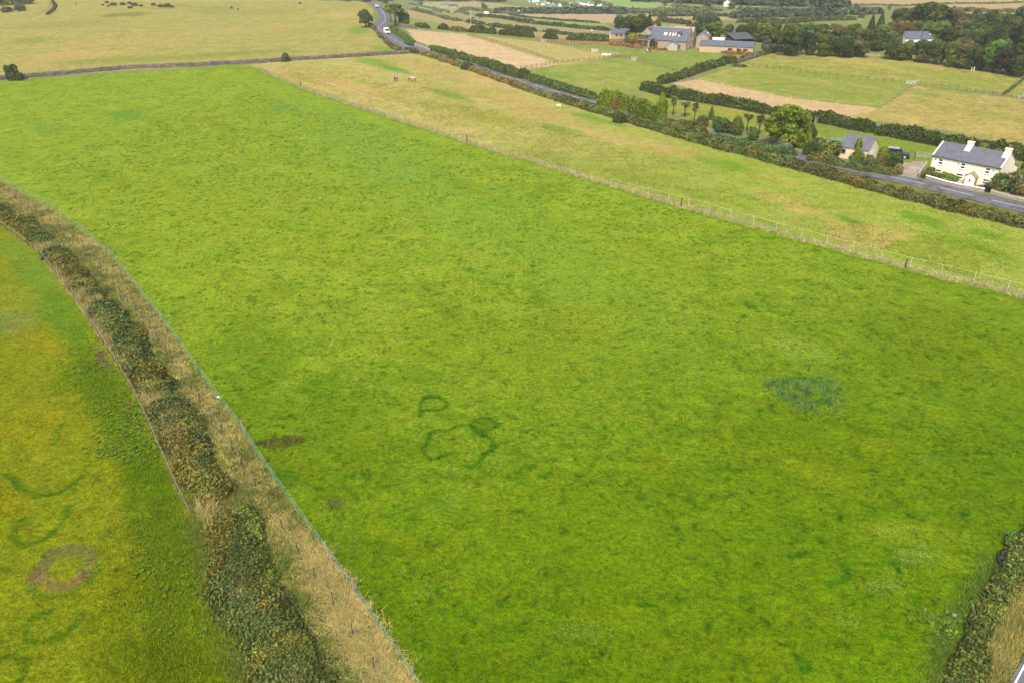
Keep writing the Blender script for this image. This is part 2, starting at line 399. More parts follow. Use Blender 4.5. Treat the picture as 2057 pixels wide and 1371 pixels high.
# hill pasture patches
mLH = inside([(-900,230),(0,158),(500,127),(800,105),(740,45),(640,-20),(-900,-50)])
for x_, y_, a_, b_, c_, al_ in [(120,50,140,9,(160,162,76),.6),(250,30,60,5,(118,124,60),.6),(340,14,60,6,(150,150,74),.5),(430,20,60,10,(146,156,78),.5),(60,82,60,8,(150,158,66),.6),(300,118,240,8,(156,164,64),.7),(480,108,120,6,(150,162,66),.6),
   (720,62,24,10,(132,166,62),.7),(780,98,40,8,(128,168,58),.8),(540,24,70,8,(160,160,84),.5),(600,60,100,7,(172,166,84),.5),(150,110,120,10,(214,182,110),.6),(250,85,200,8,(206,180,108),.5),(500,60,200,9,(208,184,112),.4),(690,30,60,8,(216,188,122),.6),(60,130,60,10,(206,178,104),.6)]:
    blob(x_, y_, a_, b_, c_, al=al_, msk=mLH, rot=-3)
for x_, y_, a_, b_, c_ in [(1300,120,60,4,(128,160,62)),(1130,155,60,5,(130,160,62)),(1180,165,40,4,(188,178,92)),(1250,128,40,3,(140,164,60)),(1340,128,60,5,(140,170,60)),(1700,120,140,8,(212,190,108)),(1640,112,60,4,(214,188,112)),(1850,130,90,6,(204,186,104)),(1900,150,120,7,(160,172,72)),(1560,185,70,5,(146,168,60)),(1700,190,80,6,(150,170,62)),(1620,160,90,5,(188,182,92)),(1480,160,50,5,(180,178,86)),(1740,175,60,5,(184,180,92)),(1900,180,70,5,(140,168,56)),(1650,150,120,6,(150,168,60)),
   (1950,170,60,6,(150,172,64)),(1860,190,50,6,(140,166,58)),(1960,225,100,7,(170,168,70)),(1800,235,80,8,(220,190,114)),(2000,260,90,8,(216,188,110)),(1500,225,60,4,(198,180,96)),(1480,230,40,4,(186,172,40)),(1540,250,30,5,(190,176,30)),(1850,308,24,4,(132,100,70)),(1700,262,60,5,(150,168,64))]:
    blob(x_, y_, a_, b_, c_, al=0.6, rot=10)
# bracken-brown margins round the farm
for p_, a_, b_ in [([(1080,84),(1300,95),(1310,90),(1270,80),(1150,78),(1060,74)], (150,112,62), (196,170,112)),
                   ([(1405,99),(1515,108),(1530,112),(1480,110),(1400,103)], (146,92,46), (172,112,66)),
                   ([(1545,108),(1600,100),(1660,103),(1780,110),(1780,116),(1660,110),(1560,114)], (204,178,116), (180,160,96)),
                   ([(1780,112),(1830,114),(2057,146),(2057,152),(1900,136)], (196,168,120), (172,150,96))]:
    field(p_, a_, b_)
# rough margin on the near side (between the two near fences)
field([(-900,200),(0,364),(30,382),(100,418),(172,470),(222,514),(330,650),(441,805),(490,870),(540,950),(605,1042),(712,1192),(832,1371),(900,1470),(900,1950),(300,1950),(480,1371),(426,1180),(384,1045),(345,960),(302,862),(268,790),(196,672),(150,600),(80,512),(8,458),(-900,330)], (158,148,72), (134,138,52), 0.3)
mRM = inside([(0,364),(30,382),(100,418),(172,470),(222,514),(330,650),(441,805),(490,870),(540,950),(605,1042),(712,1192),(832,1371),(900,1470),(500,1471),(426,1180),(384,1045),(302,862),(196,672),(80,512),(8,458)])
def rm(*a, **k): blob(*a, msk=mRM, **k)
for x_, y_, a_, b_, c_, r_ in [(330,740,190,26,(118,130,48),54),(180,560,190,16,(138,140,62),45),(400,960,110,30,(110,122,40),60),(500,1130,150,30,(120,132,40),60),(610,1085,90,16,(204,170,102),58),(655,1190,110,22,(206,174,100),58),(725,1290,100,26,(204,172,96),58),(740,1350,60,30,(206,166,100),50),
   (590,1260,110,34,(130,142,46),60),(630,1340,80,36,(150,146,36),60),(250,590,160,12,(186,168,92),48),(380,760,140,12,(186,166,90),57),(100,440,130,10,(188,170,96),33),(540,1000,50,16,(176,156,76),50),(480,900,60,20,(140,140,60),50)]:
    rm(x_, y_, a_, b_, c_, al=.75, rot=r_)
# golden lawn beyond it
LLp = [(-900,330),(8,458),(80,512),(150,600),(196,672),(268,790),(302,862),(345,960),(384,1045),(426,1180),(480,1371),(505,1471),(505,1950),(-900,1950)]
field(LLp, (150,157,24), (134,151,18), 0.3)
mLL = inside(LLp)
def ll(*a, **k): blob(*a, msk=mLL, **k)
for x_, y_, a_, b_, c_, r_, al_ in [(130,640,190,50,(110,148,30),55,.85),(250,850,170,60,(92,142,12),60,.9),(330,1060,170,75,(90,140,8),70,.85),(370,1260,200,120,(96,142,8),75,.85),(60,530,90,50,(130,156,44),40,.8),(30,600,60,40,(150,158,40),0,.7),(20,650,70,30,(134,146,70),0,.7),(170,740,60,70,(116,142,10),60,.7),
   (90,690,90,30,(160,154,30),20,.6),(60,850,120,60,(158,153,18),0,.5),(120,1180,100,40,(148,142,10),0,.5),(300,1330,150,60,(92,134,2),0,.7),(190,1240,60,40,(120,138,4),0,.6),(240,1180,60,60,(126,138,4),0,.6),(30,1010,60,40,(156,146,10),0,.5),(225,665,60,14,(150,146,90),60,.6),(150,590,70,14,(150,156,96),50,.6),
   (205,715,36,9,(128,100,76),60,.9),(262,815,16,6,(150,120,84),60,.7),(300,800,30,14,(90,132,30),60,.6)]:
    ll(x_, y_, a_, b_, c_, al=al_, rot=r_)
# fairy rings and dark smears: lusher grass along loops on the ground
def seg_dist(k, q0, q1):
    ax, ay = q0.x, q0.y; bx, by = q1.x - ax, q1.y - ay; L = bx * bx + by * by + 1e-9
    t = np.clip(((gx[k] - ax) * bx + (gy[k] - ay) * by) / L, 0, 1)
    return np.hypot(gx[k] - ax - t * bx, gy[k] - ay - t * by)
def ring(pts, width, c, al=0.85, close=False):
    q = [G(*p) for p in pts]
    if close: q.append(q[0])
    q = smooth_line(q, 3)
    mnx, mxx = min(p.x for p in q) - 2, max(p.x for p in q) + 2; mny, mxy = min(p.y for p in q) - 2, max(p.y for p in q) + 2
    k = np.where((gx > mnx) & (gx < mxx) & (gy > mny) & (gy < mxy))[0]
    if not len(k): return
    d = np.full(len(k), 1e9)
    for a, b in zip(q, q[1:]): d = np.minimum(d, seg_dist(k, a, b))
    d = d + (fbm(gx[k], gy[k], 1.4, 55, 2) - 0.5) * width * 1.1
    f = (1 - sstep(width * 0.35, width * 1.1, d)) * al * (0.7 + 0.5 * fbm(gx[k], gy[k], 0.8, 56, 2))
    f = np.clip(f, 0, 1)
    A[k] += (alb(c) - A[k]) * f[:, None]; B[k] += (alb(c) - B[k]) * f[:, None]
def z3(l): return [(750 + x / 5.14, 740 + y / 5.14) for x, y in l]
def z4(l): return [(x / 3.956, 1030 + y / 3.956) for x, y in l]
def z5(l): return [(1537 + x / 3.956, 1030 + y / 3.956) for x, y in l]
DG = (48, 112, 6)
ring(z3([(500,440),(486,400),(490,360),(520,310),(610,290),(700,305),(765,360),(720,405),(640,435),(560,430),(500,440),(485,485)]), 0.34, DG, .8)
ring(z3([(790,875),(720,895),(660,915),(590,920),(535,880),(530,800),(560,720),(600,650),(660,625),(740,635),(830,605),(920,585),(1000,600),(1050,650),(1110,680),(1180,690),(1240,740),(1260,800),(1200,860),(1140,900),(1090,970),(1020,1020),(960,1010)]), 0.38, DG, .75)
ring(z3([(1010,590),(1050,540),(1140,510),(1230,530),(1285,570),(1260,610),(1190,640),(1120,650),(1050,630)]), 0.38, DG, .75, close=True)
bf(975,853,22,11,(78,132,8),0.6)
ring(z4([(95,200),(115,110),(180,40)]), 0.35, (92,124,6), .8); ring(z4([(95,200),(160,240),(260,240),(370,190),(470,110),(540,20),(540,-60)]), 0.42, (84,124,8), .8)
ring(z4([(590,890),(480,970),(370,1010),(270,1040),(210,1000),(200,950),(240,860),(310,800),(400,785)]), 0.36, (84,124,8), .8); ring(z4([(590,890),(660,800)]), 0.3, (96,126,6), .7)
ring(z4([(0,1170),(80,1140),(150,1150),(210,1200),(190,1270),(140,1330)]), 0.36, (78,118,6), .7)
ring(z4([(310,500),(340,400),(450,310),(580,290),(720,320),(730,400),(690,470)]), 0.8, (126,130,66), .85); ring(z4([(680,480),(560,560),(440,580),(330,530),(310,470)]), 0.7, (146,118,78), .75)
ring(z4([(230,600),(400,660),(560,620),(700,540),(790,440)]), 0.4, (100,130,30), .7)
ring([(15,952),(40,975),(72,994),(110,990),(140,975),(165,955)], 0.4, (84,122,6), .85); ring([(123,853),(112,875),(108,890)], 0.4, (100,134,8), .7)
for l, wd in [([(180,345),(250,340),(310,325)], .35), ([(600,410),(650,460),(640,520),(560,570),(480,590)], .45), ([(700,390),(800,395),(880,410)], .3), ([(1020,400),(1080,470)], .35), ([(310,810),(370,900)], .35), ([(260,1130),(300,1180),(320,1240)], .5), ([(760,680),(830,660)], .3), ([(1160,660),(1220,690)], .3), ([(960,980),(1050,1000)], .3)]:
    ring(z5(l), wd, (58,124,8), .75)
ring([(1540,775),(1570,765),(1610,762),(1650,770),(1665,785)], 0.8, (70,124,42), .75); ring([(1575,800),(1600,806),(1640,808),(1660,800)], 0.8, (70,124,42), .75)
ring([(515,890),(545,884),(575,880),(605,883)], 0.5, (74,92,30), .9)
# near field bottom corner: bank by the lane
field([(2057,1120),(1990,1190),(1930,1260),(1895,1320),(1870,1371),(1850,1471),(1850,1950),(2900,1950),(2900,900),(2200,980)], (106,124,34), (158,142,56), 0.2)
# trodden line under the long fence, gravel and track
ring([(500,131),(604,174),(938,284),(1368,415)], 0.45, (206,182,124), .7)
ring([(1368,415),(1818,539),(2057,597)], 0.35, (190,176,110), .6)
ring([(500,134),(604,178),(938,288),(1368,420),(1818,545),(2057,604)], 0.5, (104,138,22), .5)
ring([(0,40),(40,36),(80,28),(100,16),(104,4),(98,-6)], 1.5, (190,160,112), .8)
field([(1808,330),(1830,325),(1856,324),(1862,330),(1850,347),(1842,360),(1806,352)], (214,196,174), (196,176,150), 0)
blob(1834,340,16,10,(222,206,188),.6); blob(1830,352,8,4,(170,150,124),.6)

gme_cells = (len(XS), len(YS))
ii = np.arange(len(YS) - 1)[:, None] * len(XS) + np.arange(len(XS) - 1)[None, :]
ii = ii.ravel(); Fq = np.stack([ii, ii + 1, ii + 1 + len(XS), ii + len(XS)], 1)
gme = np_mesh('ground', np.stack([gx, gy, gz_], 1), Fq)
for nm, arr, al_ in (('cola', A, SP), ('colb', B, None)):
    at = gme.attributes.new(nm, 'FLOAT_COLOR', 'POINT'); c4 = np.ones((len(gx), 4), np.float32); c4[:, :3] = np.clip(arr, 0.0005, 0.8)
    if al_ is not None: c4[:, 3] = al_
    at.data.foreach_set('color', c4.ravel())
gme.polygons.foreach_set('use_smooth', np.ones(len(Fq), bool))
gm, nt, b = mat_new('grassland')
tc = N(nt, 'ShaderNodeTexCoord').outputs['Object']
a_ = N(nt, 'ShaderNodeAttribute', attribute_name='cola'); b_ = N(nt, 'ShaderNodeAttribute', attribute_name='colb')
n0 = noise(nt, 0.16, 4, 0.6, tc); n1 = noise(nt, 0.75, 4, 0.62, tc, 0.6); n2 = noise(nt, 2.6, 3, 0.6, tc, 0.4); n3 = noise(nt, 9.0, 2, 0.6, tc); n4 = noise(nt, 0.45, 3, 0.6, tc, 0.8)
def math_(op, x, y):
    m = N(nt, 'ShaderNodeMath', operation=op)
    for s_, v in zip(m.inputs, (x, y)):
        if hasattr(v, 'is_output'): nt.links.new(v, s_)
        else: s_.default_value = v
    return m.outputs[0]
fm = math_('ADD', math_('MULTIPLY', n1.outputs['Fac'], 0.5), math_('MULTIPLY', n0.outputs['Fac'], 0.5))
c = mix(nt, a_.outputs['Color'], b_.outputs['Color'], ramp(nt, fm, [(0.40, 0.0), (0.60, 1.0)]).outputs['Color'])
# lighter and darker stems
v2 = ramp(nt, n2.outputs['Fac'], [(0.30, 0.68), (0.5, 1.0), (0.70, 1.30)]).outputs['Color']
v3 = ramp(nt, n3.outputs['Fac'], [(0.28, 0.55), (0.5, 1.0), (0.72, 1.45)]).outputs['Color']
v1 = ramp(nt, n4.outputs['Fac'], [(0.32, 0.86), (0.5, 1.0), (0.68, 1.14)]).outputs['Color']
c = mix(nt, c, v1, 0.9, 'MULTIPLY'); c = mix(nt, c, v2, 1.0, 'MULTIPLY'); c = mix(nt, c, v3, 0.8, 'MULTIPLY')
# darker green tussock specks scattered by noise
spots = ramp(nt, n1.outputs['Fac'], [(0.585, 0.0), (0.66, 1.0)]).outputs['Color']
sp_f = mix(nt, (0, 0, 0), spots, a_.outputs['Alpha'])
vor = N(nt, 'ShaderNodeTexVoronoi'); vor.inputs['Scale'].default_value = 0.42
wn = noise(nt, 1.6, 2, 0.6, tc); wp = N(nt, 'ShaderNodeVectorMath', operation='MULTIPLY_ADD'); nt.links.new(wn.outputs['Color'], wp.inputs[0]); wp.inputs[1].default_value = (0.9, 0.9, 0.9); nt.links.new(tc, wp.inputs[2]); nt.links.new(wp.outputs[0], vor.inputs['Vector'])
knots = ramp(nt, vor.outputs['Distance'], [(0.12, 1.0), (0.27, 0.0)]).outputs['Color']; knots = mix(nt, knots, ramp(nt, n0.outputs['Fac'], [(0.42, 0.0), (0.56, 1.0)]).outputs['Color'], 1.0, 'MULTIPLY')
sp_f = mix(nt, sp_f, mix(nt, (0, 0, 0), knots, a_.outputs['Alpha']), 1.0, 'ADD')
dark = mix(nt, c, (0.36, 0.62, 0.42), 1.0, 'MULTIPLY')
c = mix(nt, c, dark, sp_f)
nt.links.new(c, b.inputs['Base Color']); b.inputs['Roughness'].default_value = 0.95; b.inputs['Specular IOR Level'].default_value = 0.02
bp = N(nt, 'ShaderNodeBump'); bp.inputs['Strength'].default_value = 0.8; bp.inputs['Distance'].default_value = 0.22
hh = math_('ADD', math_('MULTIPLY', n2.outputs['Fac'], 1.0), math_('MULTIPLY', n1.outputs['Fac'], 1.2)); hh = math_('ADD', hh, math_('MULTIPLY', n3.outputs['Fac'], 0.35))
nt.links.new(hh, bp.inputs['Height']); nt.links.new(bp.outputs['Normal'], b.inputs['Normal'])
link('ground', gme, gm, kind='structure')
GCOL = (0.5 * (A + B)).reshape(len(YS), len(XS), 3)
def ground_col(x, y):
    i = np.clip(np.searchsorted(XS, x), 0, len(XS) - 1); j = np.clip(np.searchsorted(YS, y), 0, len(YS) - 1); return GCOL[j, i]
del gx, gy, gz_, px, py, wx, wy, A, B

# ---------------------------------------------------------------- roads
ASPH = simple('asphalt', tuple(lin((132,132,138)) * 0.5), 0.85, 0.14, 1.2, c2=tuple(lin((108,106,108)) * 0.5), bump=0.004, thr=(0.5, 0.58))
PAINT = simple('road_paint', (0.62, 0.61, 0.58), 0.7, 0.12, 2.0)
def ribbon(line, w0, w1, h, name, mat, kind='structure', parent=None, wid=None):
    V = []; F = []
    for i, p in enumerate(line):
        t = (line[min(i + 1, len(line) - 1)] - line[max(i - 1, 0)]); t.z = 0; t.normalize(); n = Vector((-t.y, t.x, 0))
        ex = wid(i) if wid else 0
        for k in range(5):
            q = p + n * (w0 - ex + (w1 - w0 + ex) * k / 4); V.append((q.x, q.y, float(T(q.x, q.y)) + h + 0.04 * (1 - abs(k - 2) / 2)))
    for i in range(len(line) - 1):
        for k in range(4): F.append((i * 5 + k, (i + 1) * 5 + k, (i + 1) * 5 + k + 1, i * 5 + k + 1))
    me = np_mesh(name, np.array(V), np.array(F)); return link(name, me, mat, parent, kind=kind)
ctr = [(2200,453),(2057,419),(1956,394.7),(1856,371),(1793,357.6),(1726,342),(1660,325.5),(1598,312.5),(1516,293.5),(1448,277),(1380,260),(1308,240),(1200,209),(1150,194.5),(1060,167.5),(1000,150),(955,136),(917,124.5),(861,107.5),(828,98),(800,84.5),(780,73),(768,65),(760.5,57),(763,52),(770,47),(774,41),(772.5,31),(768,23),(762,17.5),(756,12.5)]
gw = [G(*p) for p in ctr]
e_ = gw[-1] + (gw[-1] - gw[-2]).normalized() * 30; gw.append(e_); gw.append(e_ + (e_ - gw[-3]).normalized() * 30)
cl = smooth_line(gw, 8)
cl = [Vector((p.x, p.y, float(T(p.x, p.y)))) for p in cl]
ribbon(cl, -2.75, 2.75, 0.09, 'road', ASPH)
# centre-line marks
def arc(line):
    s_ = [0.0]
    for a, b in zip(line, line[1:]): s_.append(s_[-1] + (b - a).length)
    return s_
def at_s(line, ss, s):
    k = min(max(np.searchsorted(ss, s) - 1, 0), len(line) - 2); f = (s - ss[k]) / max(ss[k + 1] - ss[k], 1e-6)
    return line[k].lerp(line[k + 1], f)
ss = arc(cl)
s_near = ss[8]                                            # where the photograph's frame edge cuts the road
s_bend = ss[8 * 22]
mk_v, mk_f = [], []
def mark(s0, s1, wd=0.075):
    n = max(2, int((s1 - s0) / 1.5) + 1); base = len(mk_v)
    for i in range(n):
        s = s0 + (s1 - s0) * i / (n - 1); p = at_s(cl, ss, s); q = at_s(cl, ss, s + 0.3); t = (q - p); t.z = 0; t.normalize(); nn = Vector((-t.y, t.x, 0))
        for sg in (-1, 1):
            r_ = p + nn * wd * sg; mk_v.append((r_.x, r_.y, float(T(p.x, p.y)) + 0.148))
    for i in range(n - 1): mk_f.append((base + 2 * i, base + 2 * i + 2, base + 2 * i + 3, base + 2 * i + 1))
s = s_near - 14
d0 = min(range(len(cl)), key=lambda i: (cl[i] - G(1956,394.7)).length)
ph = ss[d0]
s = ph - 9 * 4
while s < s_bend - 4:
    mark(s, s + 6); s += 9
mark(s_bend, ss[8 * 29], 0.07)
link('road_marking', np_mesh('road_marking', np.array(mk_v), np.array(mk_f)), PAINT, kind='structure')
# the lane at the lower corner
la, lb = G(2024,1385), G(2060,1318)
dr = (lb - la).normalized(); nrm = Vector((dr.y, -dr.x, 0))
ln = [la + dr * k * 4 + nrm * 2.6 for k in range(-12, 30)]; ln = [Vector((p.x, p.y, 0)) for p in ln]
ribbon(ln, -2.7, 2.7, 0.09, 'lane', ASPH)
eg = [p - nrm * 2.42 for p in ln]
V = []; F = []
for i, p in enumerate(eg):
    for sg in (-1, 1): V.append((p.x + nrm.x * .06 * sg, p.y + nrm.y * .06 * sg, float(T(p.x, p.y)) + 0.13))
for i in range(len(eg) - 1): F.append((2 * i, 2 * i + 1, 2 * i + 3, 2 * i + 2))
link('lane_marking', np_mesh('lane_marking', np.array(V), np.array(F)), PAINT, kind='structure')
# ---------------------------------------------------------------- foliage makers
def unit(a): return a / np.maximum(np.linalg.norm(a, axis=1, keepdims=True), 1e-9)
def leaf_quads(P, Nn, size, spread=0.8, aspect=0.62, g=None):
    g = g or rng
    n = len(P); nn = unit(Nn + g.normal(0, spread, (n, 3))); t = unit(np.cross(nn, g.normal(0, 1, (n, 3)))); b_ = np.cross(nn, t)
    s_ = (size * g.uniform(0.65, 1.35, n))[:, None] if np.isscalar(size) else size[:, None]
    a = P + t * s_; c_ = P - t * s_; b1 = P + b_ * s_ * aspect + nn * s_ * 0.12; b2 = P - b_ * s_ * aspect + nn * s_ * 0.12
    V = np.stack([a, b1, c_, b2], 1).reshape(-1, 3)
    return V, np.arange(4 * n).reshape(n, 4)
def tints(n, lo=0.6, hi=1.45, warm=0.25, g=None, rep=4):
    g = g or rng
    k = g.uniform(lo, hi, n); wv = g.normal(0, warm, n)
    c_ = np.stack([k * (1 + wv), k * (1 + 0.3 * wv), k * (1 - 0.7 * wv)], 1).clip(0.1, 3)
    return np.repeat(c_, rep, 0)
def crown_pts(lobes, per, g, flat=0.0):
    P = []; Nn = []; L = []
    for i, (c_, r_) in enumerate(lobes):
        n = int(per * r_ * r_); d = unit(g.normal(0, 1, (n, 3))); d[:, 2] = np.where(d[:, 2] < -0.5, -d[:, 2], d[:, 2])
        sh = g.uniform(0.72, 1.05, n)[:, None]
        q = d * sh * r_; q[:, 2] *= (1 - flat)
        P.append(q + np.array(c_)); Nn.append(d); L.append(np.full(n, i))
    return np.concatenate(P), np.concatenate(Nn), np.concatenate(L)
def drop_inner(P, Nn, L, lobes):
    keep = np.ones(len(P), bool)
    for i, (c_, r_) in enumerate(lobes):
        keep &= ~((np.linalg.norm(P - np.array(c_), axis=1) < 0.66 * r_) & (L != i))
    return P[keep], Nn[keep], L[keep]
def crown_mesh(name, lobes, per, size, g, spread=0.7, flat=0.0, lo=0.65, hi=1.4):
    P, Nn, L = drop_inner(*crown_pts(lobes, per, g, flat), lobes)
    V, F = leaf_quads(P, Nn, size, spread, g=g)
    lob = g.uniform(0.72, 1.28, len(lobes))[L]; hue = g.normal(0, 0.10, len(lobes))[L]
    c_ = tints(len(P), lo, hi, 0.12, g, 1) * lob[:, None]; c_[:, 0] *= 1 + hue; c_[:, 2] *= 1 - hue
    return np_mesh(name, V, F, np.repeat(c_, 4, 0))
PROTO = {}
def tree_proto(kind, k):
    """-> (crown mesh, trunk mesh, natural height, natural radius)"""
    key = (kind, k)
    if key in PROTO: return PROTO[key]
    g = np.random.default_rng(abs(hash(kind)) % 1000 + k if False else sum(map(ord, kind)) * 7 + k)
    mb = MB()
    if kind in ('broad', 'round', 'wind'):
        H, Rr = 10.0, 4.6 if kind == 'broad' else 3.6
        lobes = []
        for i in range(19 if kind == 'broad' else 13):
            a = g.uniform(0, 6.283); z = g.uniform(0.12 if kind == 'broad' else 0.25, 0.86) * H; lim = Rr * math.sqrt(max(0.1, 1 - ((z / H - 0.5) / 0.56) ** 2))
            r_ = g.uniform(1.2, 2.1) * (1.0 if kind == 'broad' else 0.9); d = max(0, lim - r_ * 0.7) * g.uniform(0.5, 1.0)
            sh = (z - 3) * 0.28 if kind == 'wind' else 0
            lobes.append(((d * math.cos(a) + sh, d * math.sin(a), z), r_))
        lobes.append(((0.2, 0, H * 0.88), 1.3)); lobes.append(((0, 0, H * 0.55), 2.6))
        me = crown_mesh('crown', lobes, 115, 0.34, g)
        mb.tube([(0, 0, -0.3), (0.1, 0, 2), (0.15, 0.1, 5), (0.1, 0.1, 8)], [0.36, 0.28, 0.17, 0.06])
        for c_, r_ in lobes[::2]:
            mb.tube([(0.1, 0, 2.2 + 0.2 * r_), (c_[0] * 0.5, c_[1] * 0.5, 2.4 + (c_[2] - 2.4) * 0.6), c_], [0.13, 0.08, 0.03], 5)
    elif kind == 'pine':
        H, Rr = 10.0, 3.4; lobes = []
        for i in range(10):
            a = g.uniform(0, 6.283); z = g.uniform(0.62, 0.95) * H; d = g.uniform(0.5, 2.6) * (1.35 - z / H) * 2.0
            lobes.append(((d * math.cos(a), d * math.sin(a), z), g.uniform(0.8, 1.35)))
        for i in range(4):
            a = g.uniform(0, 6.283); lobes.append(((1.9 * math.cos(a), 1.9 * math.sin(a), g.uniform(0.42, 0.62) * H), 0.75))
        me = crown_mesh('crown', lobes, 170, 0.25, g, flat=0.45)
        mb.tube([(0, 0, -0.3), (0.15, 0, 3), (0.1, 0.1, 6.5), (0, 0, 9.3)], [0.3, 0.24, 0.16, 0.05])
        for c_, r_ in lobes[::2]: mb.tube([(0.1, 0, c_[2] - 1.0), c_], [0.09, 0.04], 5)
    elif kind in ('conifer', 'column', 'cypress'):
        H = 10.0; Rr = {'conifer': 3.0, 'column': 1.5, 'cypress': 5.2}[kind]
        P = []; Nn = []; n = {'conifer': 2600, 'column': 1900, 'cypress': 7000}[kind]
        z = g.uniform(0.02, 1, n) ** 0.9
        if kind == 'conifer': rad = Rr * (1 - z) ** 0.85 + 0.15
        elif kind == 'column': rad = Rr * np.sqrt(np.clip(1 - ((z - 0.42) / 0.6) ** 2, 0.02, 1))
        else: rad = Rr * np.clip(1 - z ** 2.0, 0, 1) ** 0.62 * (0.9 + 0.14 * np.sin(z * 13)) + 0.25
        a = g.uniform(0, 6.283, n); tier = np.floor(z * (9 if kind != 'column' else 5) + 0.35 * np.sin(a * 3)); spur = 0.78 + 0.34 * vn(a * 2.4 + tier * 7.3, tier * 3.1, k + 5)
        q = rad * spur * g.uniform(0.55, 1.06, n)
        P = np.stack([q * np.cos(a), q * np.sin(a), z * H + (0.25 * np.sin(tier * 5 + a * 5) if kind == 'cypress' else 0) - 0.12 * q], 1)
        Nn = np.stack([np.cos(a), np.sin(a), np.full(n, 0.55)], 1)
        V, F = leaf_quads(P, Nn, 0.34 if kind != 'column' else 0.26, 0.6, g=g)
        c_ = tints(n, 0.6, 1.35, 0.15, g, 1) * (0.45 + 1.0 * vn(a * 3 + tier * 5.1, tier * 1.7, k))[:, None]
        me = np_mesh('crown', V, F, np.repeat(c_, 4, 0))
        mb.tube([(0, 0, -0.3), (0, 0, H * 0.5), (0, 0, H * 0.92)], [0.26, 0.16, 0.03])
    elif kind == 'palm':
        H, Rr = 5.0, 1.1; heads = [((0, 0, 4.3), 0.72), ((0.12, 0.1, 3.7), 0.7), ((-.08, 0, 3.1), 0.6)] if k % 2 == 0 else [((-0.6, 0.1, 4.1), 0.62), ((0.65, -0.1, 4.3), 0.62), ((0.05, 0.3, 3.6), 0.55)]
        V = []; 
        for (cx, cy, cz), r_ in heads:
            for i in range(190):
                d = unit(g.normal(0, 1, (1, 3)))[0]; d[2] = d[2] * 0.9 + 0.05; p = np.array([cx, cy, cz]); e = p + d * r_ * g.uniform(.8, 1.4); e[2] -= 0.25 * r_ * (1 - d[2])
                s_ = np.cross(d, [0.1, 0.2, 1]); s_ = s_ / max(np.linalg.norm(s_), 1e-6) * 0.055; m = (p + e) / 2 + np.array([0, 0, 0.06])
                V += [p, m + s_ * 1.5, e, m - s_ * 1.5]
        V = np.array(V); F = np.arange(len(V)).reshape(-1, 4)
        me = np_mesh('crown', V, F, tints(len(F), 0.55, 1.3, 0.2, g))
        mb.tube([(0, 0, -0.2), (0.03, 0.02, 1.4), (0, 0, 2.9), (0, 0, 4.0)], [0.15, 0.12, 0.11, 0.07])
        for (cx, cy, cz), r_ in heads: mb.tube([(0, 0, 2.6), (cx * .7, cy * .7, cz - .5), (cx, cy, cz)], [0.1, 0.09, 0.07])
    elif kind in ('bush', 'lowbush', 'spiky'):
        H, Rr = 2.0, 1.3 if kind != 'lowbush' else 1.7; lobes = []
        for i in range(9):
            a = g.uniform(0, 6.283); r_ = g.uniform(0.4, 0.72); d = g.uniform(0.1, 1.0) * (Rr - r_ * 0.7); z = g.uniform(0.3, 1.0) * (H - r_) * (1 - 0.35 * d / Rr)
            lobes.append(((d * math.cos(a), d * math.sin(a), max(r_ * 0.6, z)), r_))
        lobes.append(((0, 0, 0.6), 0.9))
        me = crown_mesh('foliage', lobes, 620 if kind != 'spiky' else 420, 0.115 if kind != 'spiky' else 0.17, g, 0.6 if kind != 'spiky' else 1.3)
        mb.tube([(0, 0, -0.1), (0, 0, 0.5), (0.1, 0, 1.1)], [0.07, 0.06, 0.03])
        for i in range(3): mb.tube([(0, 0, 0.1), (0.4 * math.cos(i * 2.1), 0.4 * math.sin(i * 2.1), 0.9)], [0.05, 0.02], 5)
    PROTO[key] = (me, mb.mesh('trunk', True), H, Rr); return PROTO[key]
def height_for(p, ytop):
    lo, hi = 0.0, 40.0
    for _ in range(40):
        m = 0.5 * (lo + hi)
        if PX(p.x, p.y, p.z + m)[1] > ytop: lo = m
        else: hi = m
    return lo
_kind_n = {}
def plant(x, ytop, ybase, hw, kind, col, label, name='tree', cat='tree', group=None, rz=None, hmin=0.4, sy=None):
    """a tree or bush standing where the photograph shows it; its real height and width follow from its distance"""
    p = G(x, ybase); h = max(hmin, height_for(p, ytop)); pm = FPX / (p.y * CS + (CAM_H - p.z) * SN); r_ = hw / pm
    if kind in ('bush', 'lowbush', 'spiky'): r_ *= 1.25; h *= 1.15
    if kind == 'palm': r_ *= 1.35; h *= 1.06
    if kind == 'pine': r_ *= 1.35
    k = _kind_n.get(kind, 0); _kind_n[kind] = k + 1
    me, tr, H, Rr = tree_proto(kind, k % (5 if kind in ('broad', 'round', 'bush') else 2))
    o = empty(name, p, random.uniform(0, 6.28) if rz is None else rz, label, cat, group)
    o.scale = (r_ / Rr, r_ / Rr * (sy or 1), h / H)
    c_ = link('crown' if kind not in ('bush', 'lowbush', 'spiky') else 'foliage', me, LEAF, o); c_.color = fcol(col)
    if not me.materials: me.materials.append(LEAF)
    t = link('trunk' if kind not in ('bush', 'lowbush', 'spiky') else 'stem', tr, BARK, o)
    return o

